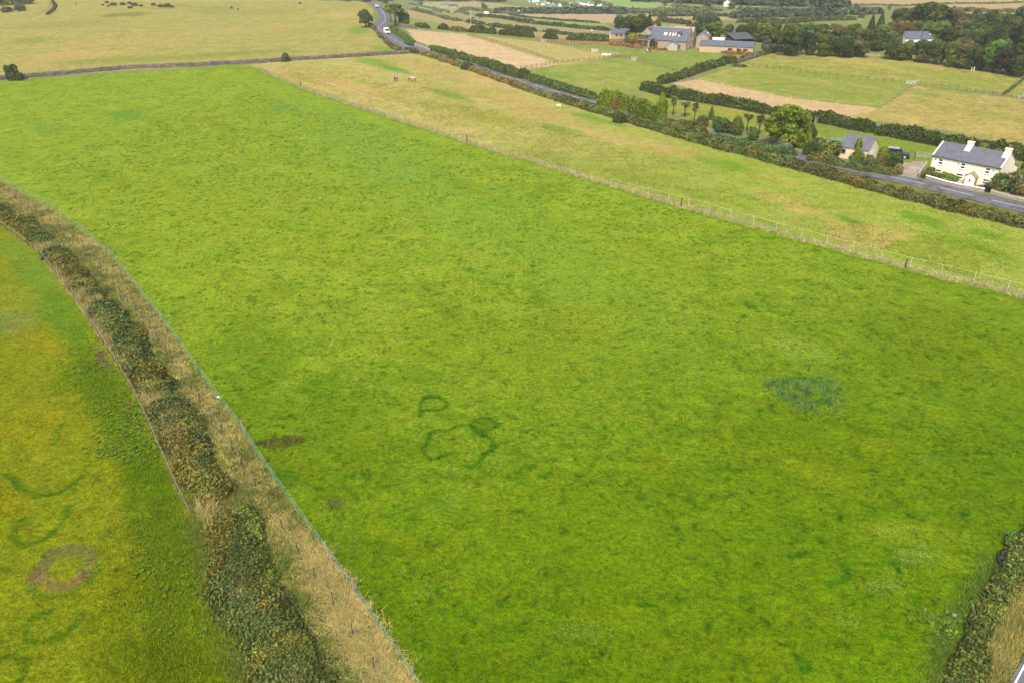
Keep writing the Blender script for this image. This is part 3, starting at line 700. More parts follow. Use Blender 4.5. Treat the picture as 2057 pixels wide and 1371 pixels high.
def hedge_mesh(line, h, w, size, lump=0.35, cover=1.6, seed=0, warm=0.15, lo=0.6, hi=1.4, brown=0.0, browncol=(1.45, 0.98, 0.7), step=0.8, gap=0.0, taper=True):
    """lumpy band of leaf clumps over a closed inner mass, along a line on the land"""
    g = np.random.default_rng(seed + 100)
    L = [line[0]]
    for a, b in zip(line, line[1:]):
        n = max(1, int((b - a).length / step))
        for i in range(1, n + 1): L.append(a.lerp(b, i / n))
    L = np.array([(p.x, p.y, 0) for p in L]); n = len(L)
    d = np.gradient(L, axis=0) if n > 1 else np.array([[1, 0, 0]]); d = unit(d); nr = np.stack([-d[:, 1], d[:, 0], np.zeros(n)], 1)
    s_ = np.concatenate([[0], np.cumsum(np.linalg.norm(np.diff(L, axis=0), axis=1))])
    def hh(s): return h * (1 + lump * (2 * fbm(s, 0 * s + seed * 3.7, 0.9 / max(h, .6), seed, 3) - 1) * 1.3)
    def ww(s, o): return w * 0.5 * (1 + lump * (2 * fbm(s, 0 * s + seed * 1.7 + o, 0.8 / max(w, .6), seed + 40, 3) - 1) * 1.2)
    endf = np.ones(n)
    if taper: endf = np.clip(np.minimum(s_, s_[-1] - s_) / (0.6 * w) + 0.35, 0, 1)
    V = []; F = []; C = []
    ang = np.linspace(0, math.pi, 8)
    H_ = hh(s_) * endf; WL = ww(s_, 0) * endf; WR = ww(s_, 9) * endf
    if gap:
        gp = sstep(gap, gap + 0.12, fbm(s_, s_ * 0 + 5.5, 0.12, seed + 3, 2)); H_ = H_ * (0.12 + 0.88 * gp); WL = WL * (0.4 + .6 * gp); WR = WR * (0.4 + .6 * gp)
    for j, a in enumerate(ang):
        off = np.where(math.cos(a) > 0, WL, WR) * math.cos(a) * 0.74; q = L + nr * off[:, None]
        z = T(q[:, 0], q[:, 1]) + (H_ * math.sin(a) ** 0.7 * 0.76 if 0 < j < 7 else 0 * H_ - 0.1); q[:, 2] = z; V.append(q)
    V0 = np.stack(V, 1); m = len(ang); idx = np.arange(n)[:, None] * m + np.arange(m - 1)[None]
    F0 = np.stack([idx[:-1], idx[1:], idx[1:] + 1, idx[:-1] + 1], -1).reshape(-1, 4)
    V0 = V0.reshape(-1, 3); C0 = np.tile(np.array([[0.75, 0.75, 0.75]]), (len(V0), 1))
    area = (2 * h + w) * s_[-1]; nl = int(cover * area / (2 * size * size * 0.62)) + 20
    si = g.uniform(0, s_[-1], nl); fi = np.interp(si, s_, np.arange(n)); i0 = np.clip(fi.astype(int), 0, n - 2); f = (fi - i0)[:, None]
    c_ = L[i0] * (1 - f) + L[i0 + 1] * f; nn = unit(nr[i0] * (1 - f) + nr[i0 + 1] * f)
    a = np.arccos(np.clip(g.uniform(-1.15, 1.15, nl), -1, 1)) ; a = np.where(g.random(nl) < 0.5, a, g.uniform(0.03, math.pi - 0.03, nl))
    hl = np.interp(si, s_, H_); wl = np.where(np.cos(a) > 0, np.interp(si, s_, WL), np.interp(si, s_, WR))
    sh = g.uniform(0.78, 1.08, nl) * (0.86 + 0.3 * fbm(si * 1.0, a * 1.5, 0.9 / max(0.35, size * 2.4), seed + 8, 2))
    q = c_ + nn * (wl * np.cos(a) * sh)[:, None]; q[:, 2] = T(q[:, 0], q[:, 1]) + hl * np.sin(a) ** 0.7 * sh
    nv = nn * np.cos(a)[:, None]; nv[:, 2] = np.sin(a)
    V1, F1 = leaf_quads(q, nv, size, 0.65, g=g)
    tc_ = tints(nl, lo, hi, warm, g, 1) * (0.6 + 0.8 * fbm(q[:, 0], q[:, 1], 0.5, seed + 21, 2))[:, None]
    if brown:
        bm_ = (sstep(0.5, 0.62, fbm(q[:, 0], q[:, 1], 0.16, seed + 61, 3) + (brown - 0.5)))[:, None]; tc_ = tc_ * (1 - bm_) + tc_ * np.array(browncol) * bm_
    return np_mesh('hedge', np.concatenate([V0, V1]), np.concatenate([F0, F1 + len(V0)]), np.concatenate([C0, np.repeat(tc_, 4, 0)]))
_hs = [0]
def hedge(pts, h, w, size, col, label, name='hedge', cat='hedge', group=None, world=False, **kw):
    _hs[0] += 1
    line = pts if world else poly_world(pts, 3.0)
    o = link(name, hedge_mesh(line, h, w, size, seed=_hs[0], **kw), LEAF, None, label, cat, group); o.color = fcol(col)
    return o
FB = 1.7
def fcol(c): return (c[0] * FB, c[1] * FB, c[2] * FB * .8, 1)
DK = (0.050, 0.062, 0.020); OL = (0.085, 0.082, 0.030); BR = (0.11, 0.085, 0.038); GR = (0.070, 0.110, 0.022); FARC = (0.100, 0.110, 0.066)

# ---------------------------------------------------------------- hedges beside the road and fields
hedge([(742,50),(752,60),(768,78),(790,97),(815,106)], 1.1, 1.8, 0.28, OL, 'low scrubby hedge beside the road bend at the foot of the hill pasture', gap=0.36, brown=0.5)
hedge([(812,104),(826,106),(842,107)], 1.5, 2.2, 0.26, DK, 'dark gorse clump where the stone wall meets the road')
hedge([(846,108),(900,125),(960,146),(1050,178),(1120,201)], 1.2, 2.8, 0.26, (0.115,0.110,0.042), 'brownish straggling hedge between the horse pasture and the narrow part of the road', brown=0.55, lump=0.5)
hedge([(1120,201),(1200,225),(1290,252),(1380,278),(1480,305),(1580,333),(1600,338)], 1.55, 3.4, 0.26, (0.076,0.090,0.028), 'tangled bramble hedge along the road opposite the conifers', brown=0.38, lump=0.5)
hedge([(1560,329),(1590,336),(1680,360),(1780,387),(1900,418),(2000,442),(2120,472)], 1.4, 3.0, 0.22, (0.070,0.076,0.028), 'tangled bramble hedge along the road opposite the cream cottage', brown=0.4, lump=0.5)
for k, (x, y, hh_, ww_) in enumerate([(905,124,1.6,2.6),(940,139,1.8,3.4),(1246,245,2.0,4.5),(1035,172,1.2,3.0),(2030,452,1.7,4.4)]):
    a = G(x - 8, y - 2); b = G(x + 8, y + 3)
    hedge([a, b], hh_, ww_, 0.24, (0.055,0.058,0.024), ['small dark gorse bush in the road hedge', 'wide dark gorse bush in the road hedge', 'dark blackthorn thicket in the road hedge below the trimmed conifers', 'low gorse bush in the hedge near the horse pasture', 'rounded dark bush in the road hedge facing the cottage shrubs'][k], 'bush', 'bush', world=True)
hedge([(786,57),(806,72),(822,85),(830,93)], 1.5, 3.2, 0.3, GR, 'ferny green bank on the inside of the road bend', 'bank_hedge', brown=0.3)
hedge([(862,100),(895,107),(930,117),(965,128)], 1.7, 3.4, 0.28, (0.062,0.088,0.024), 'green hedge beside the tan hay field above the road', lump=0.4)
hedge([(965,128),(1000,141),(1035,152),(1062,160)], 2.2, 3.8, 0.28, (0.058,0.082,0.024), 'tall rounded hedge where the rail fence reaches the road', lump=0.5)
hedge([(1062,160),(1100,171),(1150,187),(1196,200)], 1.7, 3.4, 0.28, (0.060,0.080,0.026), 'hedge between the green paddock and the grassy verge', lump=0.5, brown=0.35)
# trimmed conifer hedge and the long thorn hedge behind the gardens
LEY = hedge([(1201,211),(1235,218),(1262,226)], 4.0, 2.6, 0.24, (0.110,0.150,0.014), 'tall clipped conifer hedge with flat bright green face', lump=0.12, warm=0.1)
hedge([(1235,219.5),(1248,223)], 4.3, 3.3, 0.22, (0.15,0.072,0.03), 'dead brown section in the clipped conifer hedge', lump=0.15)
hedge([(1262,226),(1285,233),(1318,245)], 3.6, 2.8, 0.24, (0.092,0.128,0.016), 'conifer hedge with shaggy yellow-green top next to the dead brown section', lump=0.25)
hedge([(1288,179),(1320,188),(1358,197),(1400,203),(1450,211),(1516,223),(1546,230)], 2.4, 3.2, 0.30, (0.046,0.058,0.018), 'long dark thorn hedge behind the orchard of palms', lump=0.3)
hedge([(1546,230),(1600,239),(1650,246),(1700,256),(1760,267)], 2.3, 3.2, 0.28, (0.044,0.056,0.018), 'dark thorn hedge behind the garage and green-roofed shed', lump=0.35)
hedge([(1760,267),(1830,281),(1900,294),(1980,308),(2130,334)], 2.6, 3.4, 0.28, (0.042,0.054,0.017), 'dark thorn hedge behind the cream cottage', lump=0.3)
hedge([(1322,170),(1345,165),(1370,156),(1400,147),(1425,138),(1455,128),(1480,126)], 2.1, 3.0, 0.30, (0.055,0.066,0.024), 'dark hedge climbing from the thorn hedge towards the farm', lump=0.45)
hedge([(1488,121),(1520,113),(1545,107)], 1.3, 2.4, 0.28, (0.085,0.090,0.042), 'grey-green hedge over the stone bank by the stable', lump=0.35)
hedge([(1470,134),(1500,135)], 0.7, 2.0, 0.26, (0.055,0.075,0.022), 'low dark tongue of scrub in the paddock corner')
# shrubs along the road frontage
hedge([(1322,250),(1352,258),(1385,266),(1420,274)], 1.7, 3.0, 0.24, (0.075,0.085,0.032), 'low mixed shrubs under the palms beside the road', 'shrubbery', 'shrubs', brown=0.4, lump=0.5)
hedge([(1420,280),(1470,291),(1520,299),(1560,306),(1600,314)], 1.4, 3.0, 0.22, (0.055,0.085,0.026), 'leafy low shrubs in front of the dark holly bushes', 'shrubbery', 'shrubs', lump=0.5)
hedge([(1620,320),(1680,332),(1730,343),(1780,350),(1802,354)], 1.2, 2.4, 0.2, (0.068,0.086,0.028), 'low shrubs and weeds between the garage and the road', 'shrubbery', 'shrubs', brown=0.4, lump=0.5)
hedge([(1985,384),(2030,394),(2130,417)], 0.5, 1.4, 0.18, (0.09,0.082,0.042), 'weedy verge growing on the low stone bank past the cottage', 'verge_hedge', 'hedge', brown=0.5)
# far hedgerows
FH = [
 ([(826,20),(850,25),(880,34),(905,41),(930,43)], 2.6, 4, 'dark hedgerow above the bright strip field beside the road pines', 0),
 ([(936,45),(960,49),(975,50)], 2.6, 4.5, 'short run of hedge in line with the electricity pole', 0),
 ([(980,52),(1005,56),(1034,58)], 2.4, 4.5, 'blocky hedge segment in the middle of the hay strip', 0),
 ([(1040,60),(1060,61),(1077,64)], 2.2, 4.5, 'rust-tinged hedge segment beside the brown horse', 0.4),
 ([(1092,64),(1112,66),(1130,70),(1230,77)], 1.8, 4, 'thin hedge leading toward the slate-roofed outhouse', 0.3),
 ([(822,8),(850,14),(900,24),(940,30)], 1.8, 4, 'hedgerow on the skyline side of the olive field', 0.2),
 ([(955,33),(1000,36),(1045,43),(1075,47)], 2.3, 4, 'hedgerow running past the white caravan', 0.2),
 ([(1075,48),(1120,53),(1170,58),(1230,63)], 2.2, 4, 'hedgerow between the lush strip and the sheep field', 0.2),
 ([(1022,30),(1060,36),(1130,42),(1205,47)], 1.2, 3, 'low hedge under the pink stubble field', 0.4),
 ([(1040,45),(1100,50),(1190,57)], 0.7, 2, 'thin brown hedge across the lush green strips', 0.6),
 ([(870,17),(930,22),(1000,27),(1050,29)], 3.0, 8, 'broad hedge below the pale hay hill', 0),
 ([(1350,12),(1400,20),(1450,22)], 2.5, 5, 'hedge under the pale strip near the white farmhouse', 0),
 ([(1235,22),(1290,27),(1350,25),(1430,25)], 4.0, 9, 'broad grey hedge below the lush rising field', 0),
 ([(1305,33),(1400,32),(1470,33),(1520,35)], 2.4, 6, 'hedge along the upper edge of the stubble strips', 0),
 ([(1480,20),(1530,21),(1640,20)], 2.5, 5, 'hedge on the far edge of the stubble by the white farmhouse', 0),
 ([(1320,43),(1360,46),(1385,50)], 3.0, 7, 'scrubby hedge between stubble and lush grass behind the farm trees', 0),
 ([(1480,46),(1560,48),(1640,42),(1720,40)], 3.0, 6, 'dark hedge under the sloping lush field', 0),
 ([(1700,13),(1760,11),(1810,13),(1900,9),(2057,5)], 1.6, 3, 'thin hedge between the two distant stubble fields', 0.2),
 ([(1890,22),(1960,24),(2060,26)], 2.5, 5, 'hedge with round bushes below the distant stubble', 0),
 ([(1100,4),(1140,12),(1180,18),(1225,20)], 3.0, 7, 'hedge around the lower side of the camping field', 0),
 ([(1180,-2),(1200,5),(1230,14)], 3.0, 5, 'hedge around the far side of the camping field', 0),
]
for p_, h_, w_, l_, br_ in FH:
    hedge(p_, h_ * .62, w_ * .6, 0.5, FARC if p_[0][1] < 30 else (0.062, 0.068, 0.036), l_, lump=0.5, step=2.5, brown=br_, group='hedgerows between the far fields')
# hedge along the upper edge of the paddocks (left of the farm), one run per break
for k, (p_, h_, c_) in enumerate([([(832,53),(850,56),(862,58)],1.6,DK),([(880,59),(890,60),(901,61)],2.4,DK),([(905,62),(925,64),(940,65)],1.6,OL),([(942,65),(970,67),(996,69)],2.6,DK),([(1004,69),(1030,72),(1050,73)],2.0,DK),([(1030,72),(1050,74),(1072,76)],3.2,(0.045,0.06,0.022)),([(1092,77),(1105,78),(1120,79)],2.2,DK),([(1138,80),(1165,81),(1190,82),(1222,83)],2.4,(0.06,0.075,0.025))]):
    hedge(p_, h_, 3.2, 0.45, c_, ['low hedge at the foot of the roadside pines', 'round dark bush hedge past the pines', 'thin olive hedge on the paddock wall', 'long dark hedge above the tan hay field', 'hedge with a gap beside it over the paddock wall', 'tallest dark hedge clump along the paddock wall', 'short clipped-looking hedge above the rusty bracken', 'bramble hedge running up to the slate-roofed outhouse'][k], lump=0.4, step=1.5, group='hedge runs along the paddock wall', brown=0.25)
hedge([(1225,90),(1255,93),(1290,97)], 1.2, 3.5, 0.4, (0.15,0.085,0.045), 'rust-coloured bracken bank below the slate-roofed outhouse', 'bracken_bank', 'bracken', lump=0.4)
hedge([(1406,103),(1440,105),(1480,108),(1512,111)], 0.9, 2.4, 0.3, (0.16,0.07,0.03), 'rust-red bracken strip in front of the long stable', 'bracken_bank', 'bracken', lump=0.4)
hedge([(1302,98),(1320,100),(1340,102)], 0.6, 1.6, 0.3, (0.17,0.07,0.035), 'rust-red planting in front of the farmhouse', 'bracken_bank', 'bracken', lump=0.4)
# ---------------------------------------------------------------- buildings
def slate(name, c, c2=None):
    """slated roof: courses of uneven slates"""
    m, nt, b = mat_new(name); tc = N(nt, 'ShaderNodeTexCoord').outputs['Object']
    br = N(nt, 'ShaderNodeTexBrick'); br.inputs['Scale'].default_value = 3.0; br.inputs['Color1'].default_value = (*[x * 0.86 for x in c], 1); br.inputs['Color2'].default_value = (*[x * 1.14 for x in c], 1)
    br.inputs['Mortar'].default_value = (*[x * 0.6 for x in c], 1); br.inputs['Mortar Size'].default_value = 0.012; nt.links.new(tc, br.inputs['Vector'])
    n1 = noise(nt, 0.9, 5, 0.65, tc); v = ramp(nt, n1.outputs['Fac'], [(0.3, 0.8), (0.7, 1.2)]).outputs['Color']
    cc = mix(nt, br.outputs['Color'], v, 1.0, 'MULTIPLY')
    if c2: cc = mix(nt, cc, c2, ramp(nt, noise(nt, 0.6, 5, 0.7, tc).outputs['Fac'], [(0.55, 0.0), (0.72, 0.7)]).outputs['Color'])
    nt.links.new(cc, b.inputs['Base Color']); b.inputs['Roughness'].default_value = 0.6; b.inputs['Specular IOR Level'].default_value = 0.35; return m
def stone(name, c1, c2, mort, sc=2.2):
    m, nt, b = mat_new(name); tc = N(nt, 'ShaderNodeTexCoord').outputs['Object']
    vo = N(nt, 'ShaderNodeTexVoronoi'); vo.inputs['Scale'].default_value = sc; mp = N(nt, 'ShaderNodeMapping'); mp.inputs['Scale'].default_value = (1, 1, 1.8); nt.links.new(tc, mp.inputs['Vector']); nt.links.new(mp.outputs[0], vo.inputs['Vector'])
    rnd = N(nt, 'ShaderNodeSeparateColor'); nt.links.new(vo.outputs['Color'], rnd.inputs[0])
    cc = mix(nt, c1, c2, rnd.outputs[0]); ve = N(nt, 'ShaderNodeTexVoronoi', feature='DISTANCE_TO_EDGE'); ve.inputs['Scale'].default_value = sc; nt.links.new(mp.outputs[0], ve.inputs['Vector'])
    e = ramp(nt, ve.outputs['Distance'], [(0.02, 1.0), (0.07, 0.0)]).outputs['Color']; cc = mix(nt, cc, mort, e)
    nt.links.new(cc, b.inputs['Base Color']); b.inputs['Roughness'].default_value = 0.9
    bp = N(nt, 'ShaderNodeBump'); bp.inputs['Distance'].default_value = 0.05; nt.links.new(ve.outputs['Distance'], bp.inputs['Height']); nt.links.new(bp.outputs['Normal'], b.inputs['Normal']); return m
SLATE = slate('slate', (0.115, 0.118, 0.140)); SLATE_B = slate('blue_slate', (0.10, 0.112, 0.14)); SLATE_P = slate('pale_slate', (0.15, 0.145, 0.14), (0.24, 0.23, 0.21)); SLATE_D = slate('dark_sheet_roof', (0.075, 0.075, 0.07))
CREAM = simple('cream_render', (0.76, 0.68, 0.53), 0.85, 0.06, 0.8, c2=(0.66, 0.59, 0.47), thr=(0.5, 0.85)); WHITE = simple('white_paint', (0.80, 0.79, 0.76), 0.5, 0.05, 2)
TANW = simple('tan_render', (0.70, 0.56, 0.38), 0.85, 0.08, 1.2, c2=(0.58, 0.46, 0.31)); GLASS = simple('dark_glass', (0.02, 0.022, 0.026), 0.08, 0.2, 1, spec=0.6); SHUT = simple('brown_wood', (0.13, 0.075, 0.045), 0.7, 0.25, 3)
OAK = simple('weathered_oak', (0.24, 0.20, 0.12), 0.8, 0.2, 3); TERRA = simple('terracotta', (0.40, 0.15, 0.07), 0.8, 0.15, 4); STONE = stone('buff_stone', (0.40, 0.29, 0.19), (0.26, 0.185, 0.125), (0.36, 0.30, 0.23)); STONE_B = stone('stable_stone', (0.50, 0.36, 0.22), (0.38, 0.27, 0.17), (0.44, 0.35, 0.25), 2.6)
GREENR = simple('green_felt', (0.115, 0.165, 0.095), 0.9, 0.15, 1.2, c2=(0.17, 0.19, 0.13)); GREYB = simple('grey_boards', (0.36, 0.34, 0.32), 0.85, 0.15, 2.5); RIDGE = simple('red_ridge_tile', (0.36, 0.20, 0.17), 0.85, 0.15, 3); METAL = simple('galvanised', (0.42, 0.44, 0.43), 0.45, 0.12, 3, metal=0.6); BLACK = simple('black_plastic', (0.02, 0.02, 0.022), 0.5, 0.2, 2); WOOD = simple('post_wood', (0.23, 0.18, 0.125), 0.9, 0.25, 5); WOOD_D = simple('dark_post_wood', (0.075, 0.05, 0.038), 0.9, 0.25, 5); WOOD_P = simple('pale_post', (0.55, 0.50, 0.42), 0.8, 0.15, 5)
def walls(o, L, D, e, r, mat, x0=0.0, y0=0.0, axis='x', name='wall', base=-0.6):
    mb = MB()
    if axis == 'x': mb.prism([(y0, base), (y0 + D, base), (y0 + D, e), (y0 + D / 2, r), (y0, e)], 'x', x0, x0 + L)
    else: mb.prism([(x0, base), (x0 + L, base), (x0 + L, e), (x0 + L / 2, r), (x0, e)], 'y', y0, y0 + D)
    return mb.build(name, mat, o)
def roof(o, L, D, e, r, mat, x0=0.0, y0=0.0, axis='x', oh=0.22, og=0.12, th=0.14, ridge_mat=None, name='roof'):
    mb = MB(); W = D if axis == 'x' else L
    sl = (r - e) / (W / 2); lo = e - sl * oh; p = (W / 2 + oh)
    prof = [(-oh, lo + 0.03), (W / 2, r + 0.03), (W + oh, lo + 0.03), (W + oh, lo + 0.03 + th), (W / 2, r + 0.03 + th), (-oh, lo + 0.03 + th)]
    if axis == 'x': mb.prism([(y0 + a, b) for a, b in prof], 'x', x0 - og, x0 + L + og)
    else: mb.prism([(x0 + a, b) for a, b in prof], 'y', y0 - og, y0 + D + og)
    R_ = mb.build(name, mat, o)
    k = MB(); z = r + th + 0.03
    if axis == 'x': k.prism([(y0 + D / 2 - .13, z - .05), (y0 + D / 2 + .13, z - .05), (y0 + D / 2, z + .09)], 'x', x0 - og + .01, x0 + L + og - .01)
    else: k.prism([(x0 + L / 2 - .13, z - .05), (x0 + L / 2 + .13, z - .05), (x0 + L / 2, z + .09)], 'y', y0 - og + .01, y0 + D + og - .01)
    k.build('ridge_tile', ridge_mat or mat, R_)
    return R_
def window(o, cx, cz, w_, h_, y=0.0, frame=WHITE, bars=1, plane='y', sill=True):
    """casement in a wall facing -y (plane 'y') or +x (plane 'x'); the frame is the part, its pane and sill are sub-parts"""
    def B(mb, a0, a1, d0, d1, z0, z1): return mb.box(a0, a1, y + d0, y + d1, z0, z1) if plane == 'y' else mb.box(y - d1, y - d0, a0, a1, z0, z1)
    f = MB(); t = 0.09
    B(f, cx - w_ / 2, cx - w_ / 2 + t, -.045, .05, cz - h_ / 2, cz + h_ / 2); B(f, cx + w_ / 2 - t, cx + w_ / 2, -.045, .05, cz - h_ / 2, cz + h_ / 2)
    B(f, cx - w_ / 2 + t, cx + w_ / 2 - t, -.045, .05, cz + h_ / 2 - t, cz + h_ / 2); B(f, cx - w_ / 2 + t, cx + w_ / 2 - t, -.045, .05, cz - h_ / 2, cz - h_ / 2 + t)
    if bars: B(f, cx - w_ / 2 + t, cx + w_ / 2 - t, -.04, .05, cz - .09, cz + .09)
    fo = f.build('window', frame, o)
    p = MB(); B(p, cx - w_ / 2 + t * .8, cx + w_ / 2 - t * .8, -.02, .03, cz - h_ / 2 + t * .8, cz + h_ / 2 - t * .8); p.build('pane', GLASS, fo)
    if sill: s_ = MB(); B(s_, cx - w_ / 2 - .07, cx + w_ / 2 + .07, -.13, .02, cz - h_ / 2 - .08, cz - h_ / 2 - .003); s_.build('sill', frame, fo)
    return fo
def chimney(o, x, y, w_, d_, z0, z1, mat, pots=1):
    mb = MB(); mb.box(x - w_ / 2, x + w_ / 2, y - d_ / 2, y + d_ / 2, z0, z1 - .22); mb.box(x - w_ / 2 - .06, x + w_ / 2 + .06, y - d_ / 2 - .06, y + d_ / 2 + .06, z1 - .22, z1)
    c_ = mb.build('chimney', mat, o)
    for k in range(pots):
        p = MB(); p.lathe([(.15, -.02), (.15, .06), (.12, .1), (.10, .55), (.13, .6), (.13, .68)], (x + (k - (pots - 1) / 2) * .4, y, z1)); p.build('pot', TERRA, c_, smooth=True)
    return c_
def frame_at(p, ang, name, label, cat, group=None):
    return empty(name, (p[0], p[1], float(T(p[0], p[1]))), ang, label, cat, group)

# the cream cottage
c0, c1 = GZ(1873, 311.8, 4.1), GZ(2012, 338.5, 4.1); a_c = math.atan2(c1.y - c0.y, c1.x - c0.x)
CT = frame_at(c0, a_c, 'cottage', 'cream cottage with slate roof, two chimneys and a small gabled porch beside the road', 'house')
L_, D_ = 12.05, 7.0
cw = walls(CT, L_, D_, 4.1, 6.05, CREAM)
cr = roof(CT, L_, D_, 4.1, 6.05, SLATE, oh=0.16, og=0.03)
for xx in (-.03, L_ - .22):
    k = MB()
    for ya in (0, D_): k.prism([(ya, 4.24), (ya, 4.32), (D_ / 2, 6.30), (D_ / 2, 6.22)], 'x', xx, xx + .25)
    k.build('verge_coping', CREAM, cr)
for x_, y_, z1 in ((5.0, D_ / 2 - .1, 7.1), (L_ - .62, D_ / 2, 7.05)):
    chimney(CT, x_, y_, 1.0, .7, 4.8, z1, CREAM)
for x_ in (5.0, L_ - .62): fl = MB(); fl.prism([(D_ / 2 - 1.35, 5.5), (D_ / 2 - .5, 5.97), (D_ / 2 - .5, 6.4), (D_ / 2 - .62, 6.4)], 'x', x_ - .5, x_ + .5); fl.build('chimney_shoulder', CREAM, CT)
for x_ in (1.75, 5.75, 10.0): window(CT, x_, 3.3, .86, 1.05)
window(CT, 1.75, 1.35, 1.15, .98); window(CT, 5.6, 1.38, 1.2, .98); window(CT, 10.2, 1.35, 1.1, .98)
po = MB(); po.prism([(7.0, -.2), (8.7, -.2), (8.7, 1.95), (7.85, 2.65), (7.0, 1.95)], 'y', -1.15, 0.0); pw = po.build('porch', CREAM, CT)
pr = MB(); pr.prism([(6.86, 1.88), (7.85, 2.70), (8.84, 1.88), (8.84, 2.0), (7.85, 2.82), (6.86, 2.0)], 'y', -1.3, -.003); pr.build('porch_roof', OAK, pw)
ps = MB(); ps.box(8.703, 8.75, -1.14, -.01, .0, 1.9)
for i in range(5): ps.box(8.75, 8.765, -1.12 + i * .22, -.96 + i * .22, .05, 1.85)
ps.build('timber_side', OAK, pw)
dm = MB(); dm.box(7.42, 8.28, -1.20, -1.153, .03, 1.9); dm.box(7.34, 7.42, -1.19, -1.153, .0, 1.96); dm.box(8.28, 8.36, -1.19, -1.153, 0, 1.96); dm.box(7.42, 8.28, -1.19, -1.153, 1.9, 1.96)
do = dm.build('door', WHITE, CT); g_ = MB(); g_.box(7.72, 7.98, -1.21, -1.198, 1.05, 1.55); g_.build('pane', GLASS, do); g_ = MB(); g_.box(8.12, 8.2, -1.25, -1.2, .95, 1.02); g_.build('handle', METAL, do)
gu = MB(); gu.prism([(-.26, 4.03), (-.14, 4.03), (-.14, 4.12), (-.26, 4.12)], 'x', -.02, L_ + .02); gu.build('gutter', BLACK, cr)
for x_ in (.12, L_ - .1): dp = MB(); dp.tube([(x_, -.1, 0), (x_, -.1, 4.02)], .05, 6); dp.build('drainpipe', SHUT, CT)
for x_, z_ in ((.75, 3.55), (4.9, 3.55), (10.9, 3.5), (6.7, 1.9)): vt = MB(); vt.box(x_ - .1, x_ + .1, -.07, -.003, z_ - .1, z_ + .1); vt.build('wall_lamp', SHUT, CT)
ex = MB(); ex.prism([(D_ + .003, -.3), (D_ + 3.4, -.3), (D_ + 3.4, 2.5), (D_ + .003, 3.6)], 'x', 7.0, L_ - .25); eo = ex.build('rear_extension', CREAM, CT)
ex = MB(); ex.prism([(D_ + .05, 3.64), (D_ + 3.6, 2.48), (D_ + 3.6, 2.6), (D_ + .05, 3.76)], 'x', 6.9, L_ - .15); ex.build('extension_roof', SLATE, eo)
# garage
g0, g1 = GZ(1693, 294.4, 2.3), GZ(1742, 302.6, 2.3); a_g = math.atan2(g1.y - g0.y, g1.x - g0.x)
GA = frame_at(g0 - (g1 - g0).normalized() * .4, a_g, 'garage', 'tan garage with slate roof and pale gable behind the golden conifers', 'garage')
walls(GA, 5.6, 5.9, 2.3, 4.25, TANW); roof(GA, 5.6, 5.9, 2.3, 4.25, SLATE, oh=.15, og=.05)
window(GA, .75, 1.55, .75, .8, frame=SHUT, bars=0); window(GA, 3.9, 1.3, 1.5, .9, frame=SHUT, bars=0)
gd = MB(); gd.box(5.603, 5.65, .9, 3.3, 0, 2.0)
for i in range(5): gd.box(5.65, 5.67, .95, 3.25, .08 + i * .38, .38 + i * .38)
gdo = gd.build('garage_door', WHITE, GA); h_ = MB(); h_.box(5.67, 5.72, 2.0, 2.2, .95, 1.0); h_.build('handle', METAL, gdo)
vv = MB(); vv.box(5.603, 5.63, 2.8, 3.1, 3.3, 3.45); vv.build('gable_vent', SHUT, GA)
for ya, yb in ((-.1, 2.95), (6.0, 2.95)):
    za, zb = 2.28, 4.28; bb = MB(); bb.prism([(ya, za - .05), (yb, zb - .05), (yb, zb + .1), (ya, za + .1)], 'x', 5.653, 5.685); bb.build('bargeboard', TERRA, GA)
# green-roofed shed
s0, s1 = GZ(1654, 280, 2.0), GZ(1676, 287, 2.0); a_s = math.atan2(s1.y - s0.y, s1.x - s0.x); Ls = (s1 - s0).length
SH = frame_at(s0, a_s, 'shed', 'low shed with faded green roof and white boarded side beside the garage', 'shed')
walls(SH, Ls, 5.4, 2.0, 2.45, WHITE, axis='y'); roof(SH, Ls, 5.4, 2.0, 2.45, GREENR, axis='y', oh=.2, og=.15, th=.1)
dd = MB(); dd.box(.5, 1.5, -.05, -.003, 0, 1.8); dd.build('door', GREYB, SH)
for i in range(3): window(SH, .9 + i * 1.7, 1.35, .9, .6, y=Ls, frame=GREYB, bars=0, plane='x', sill=False)
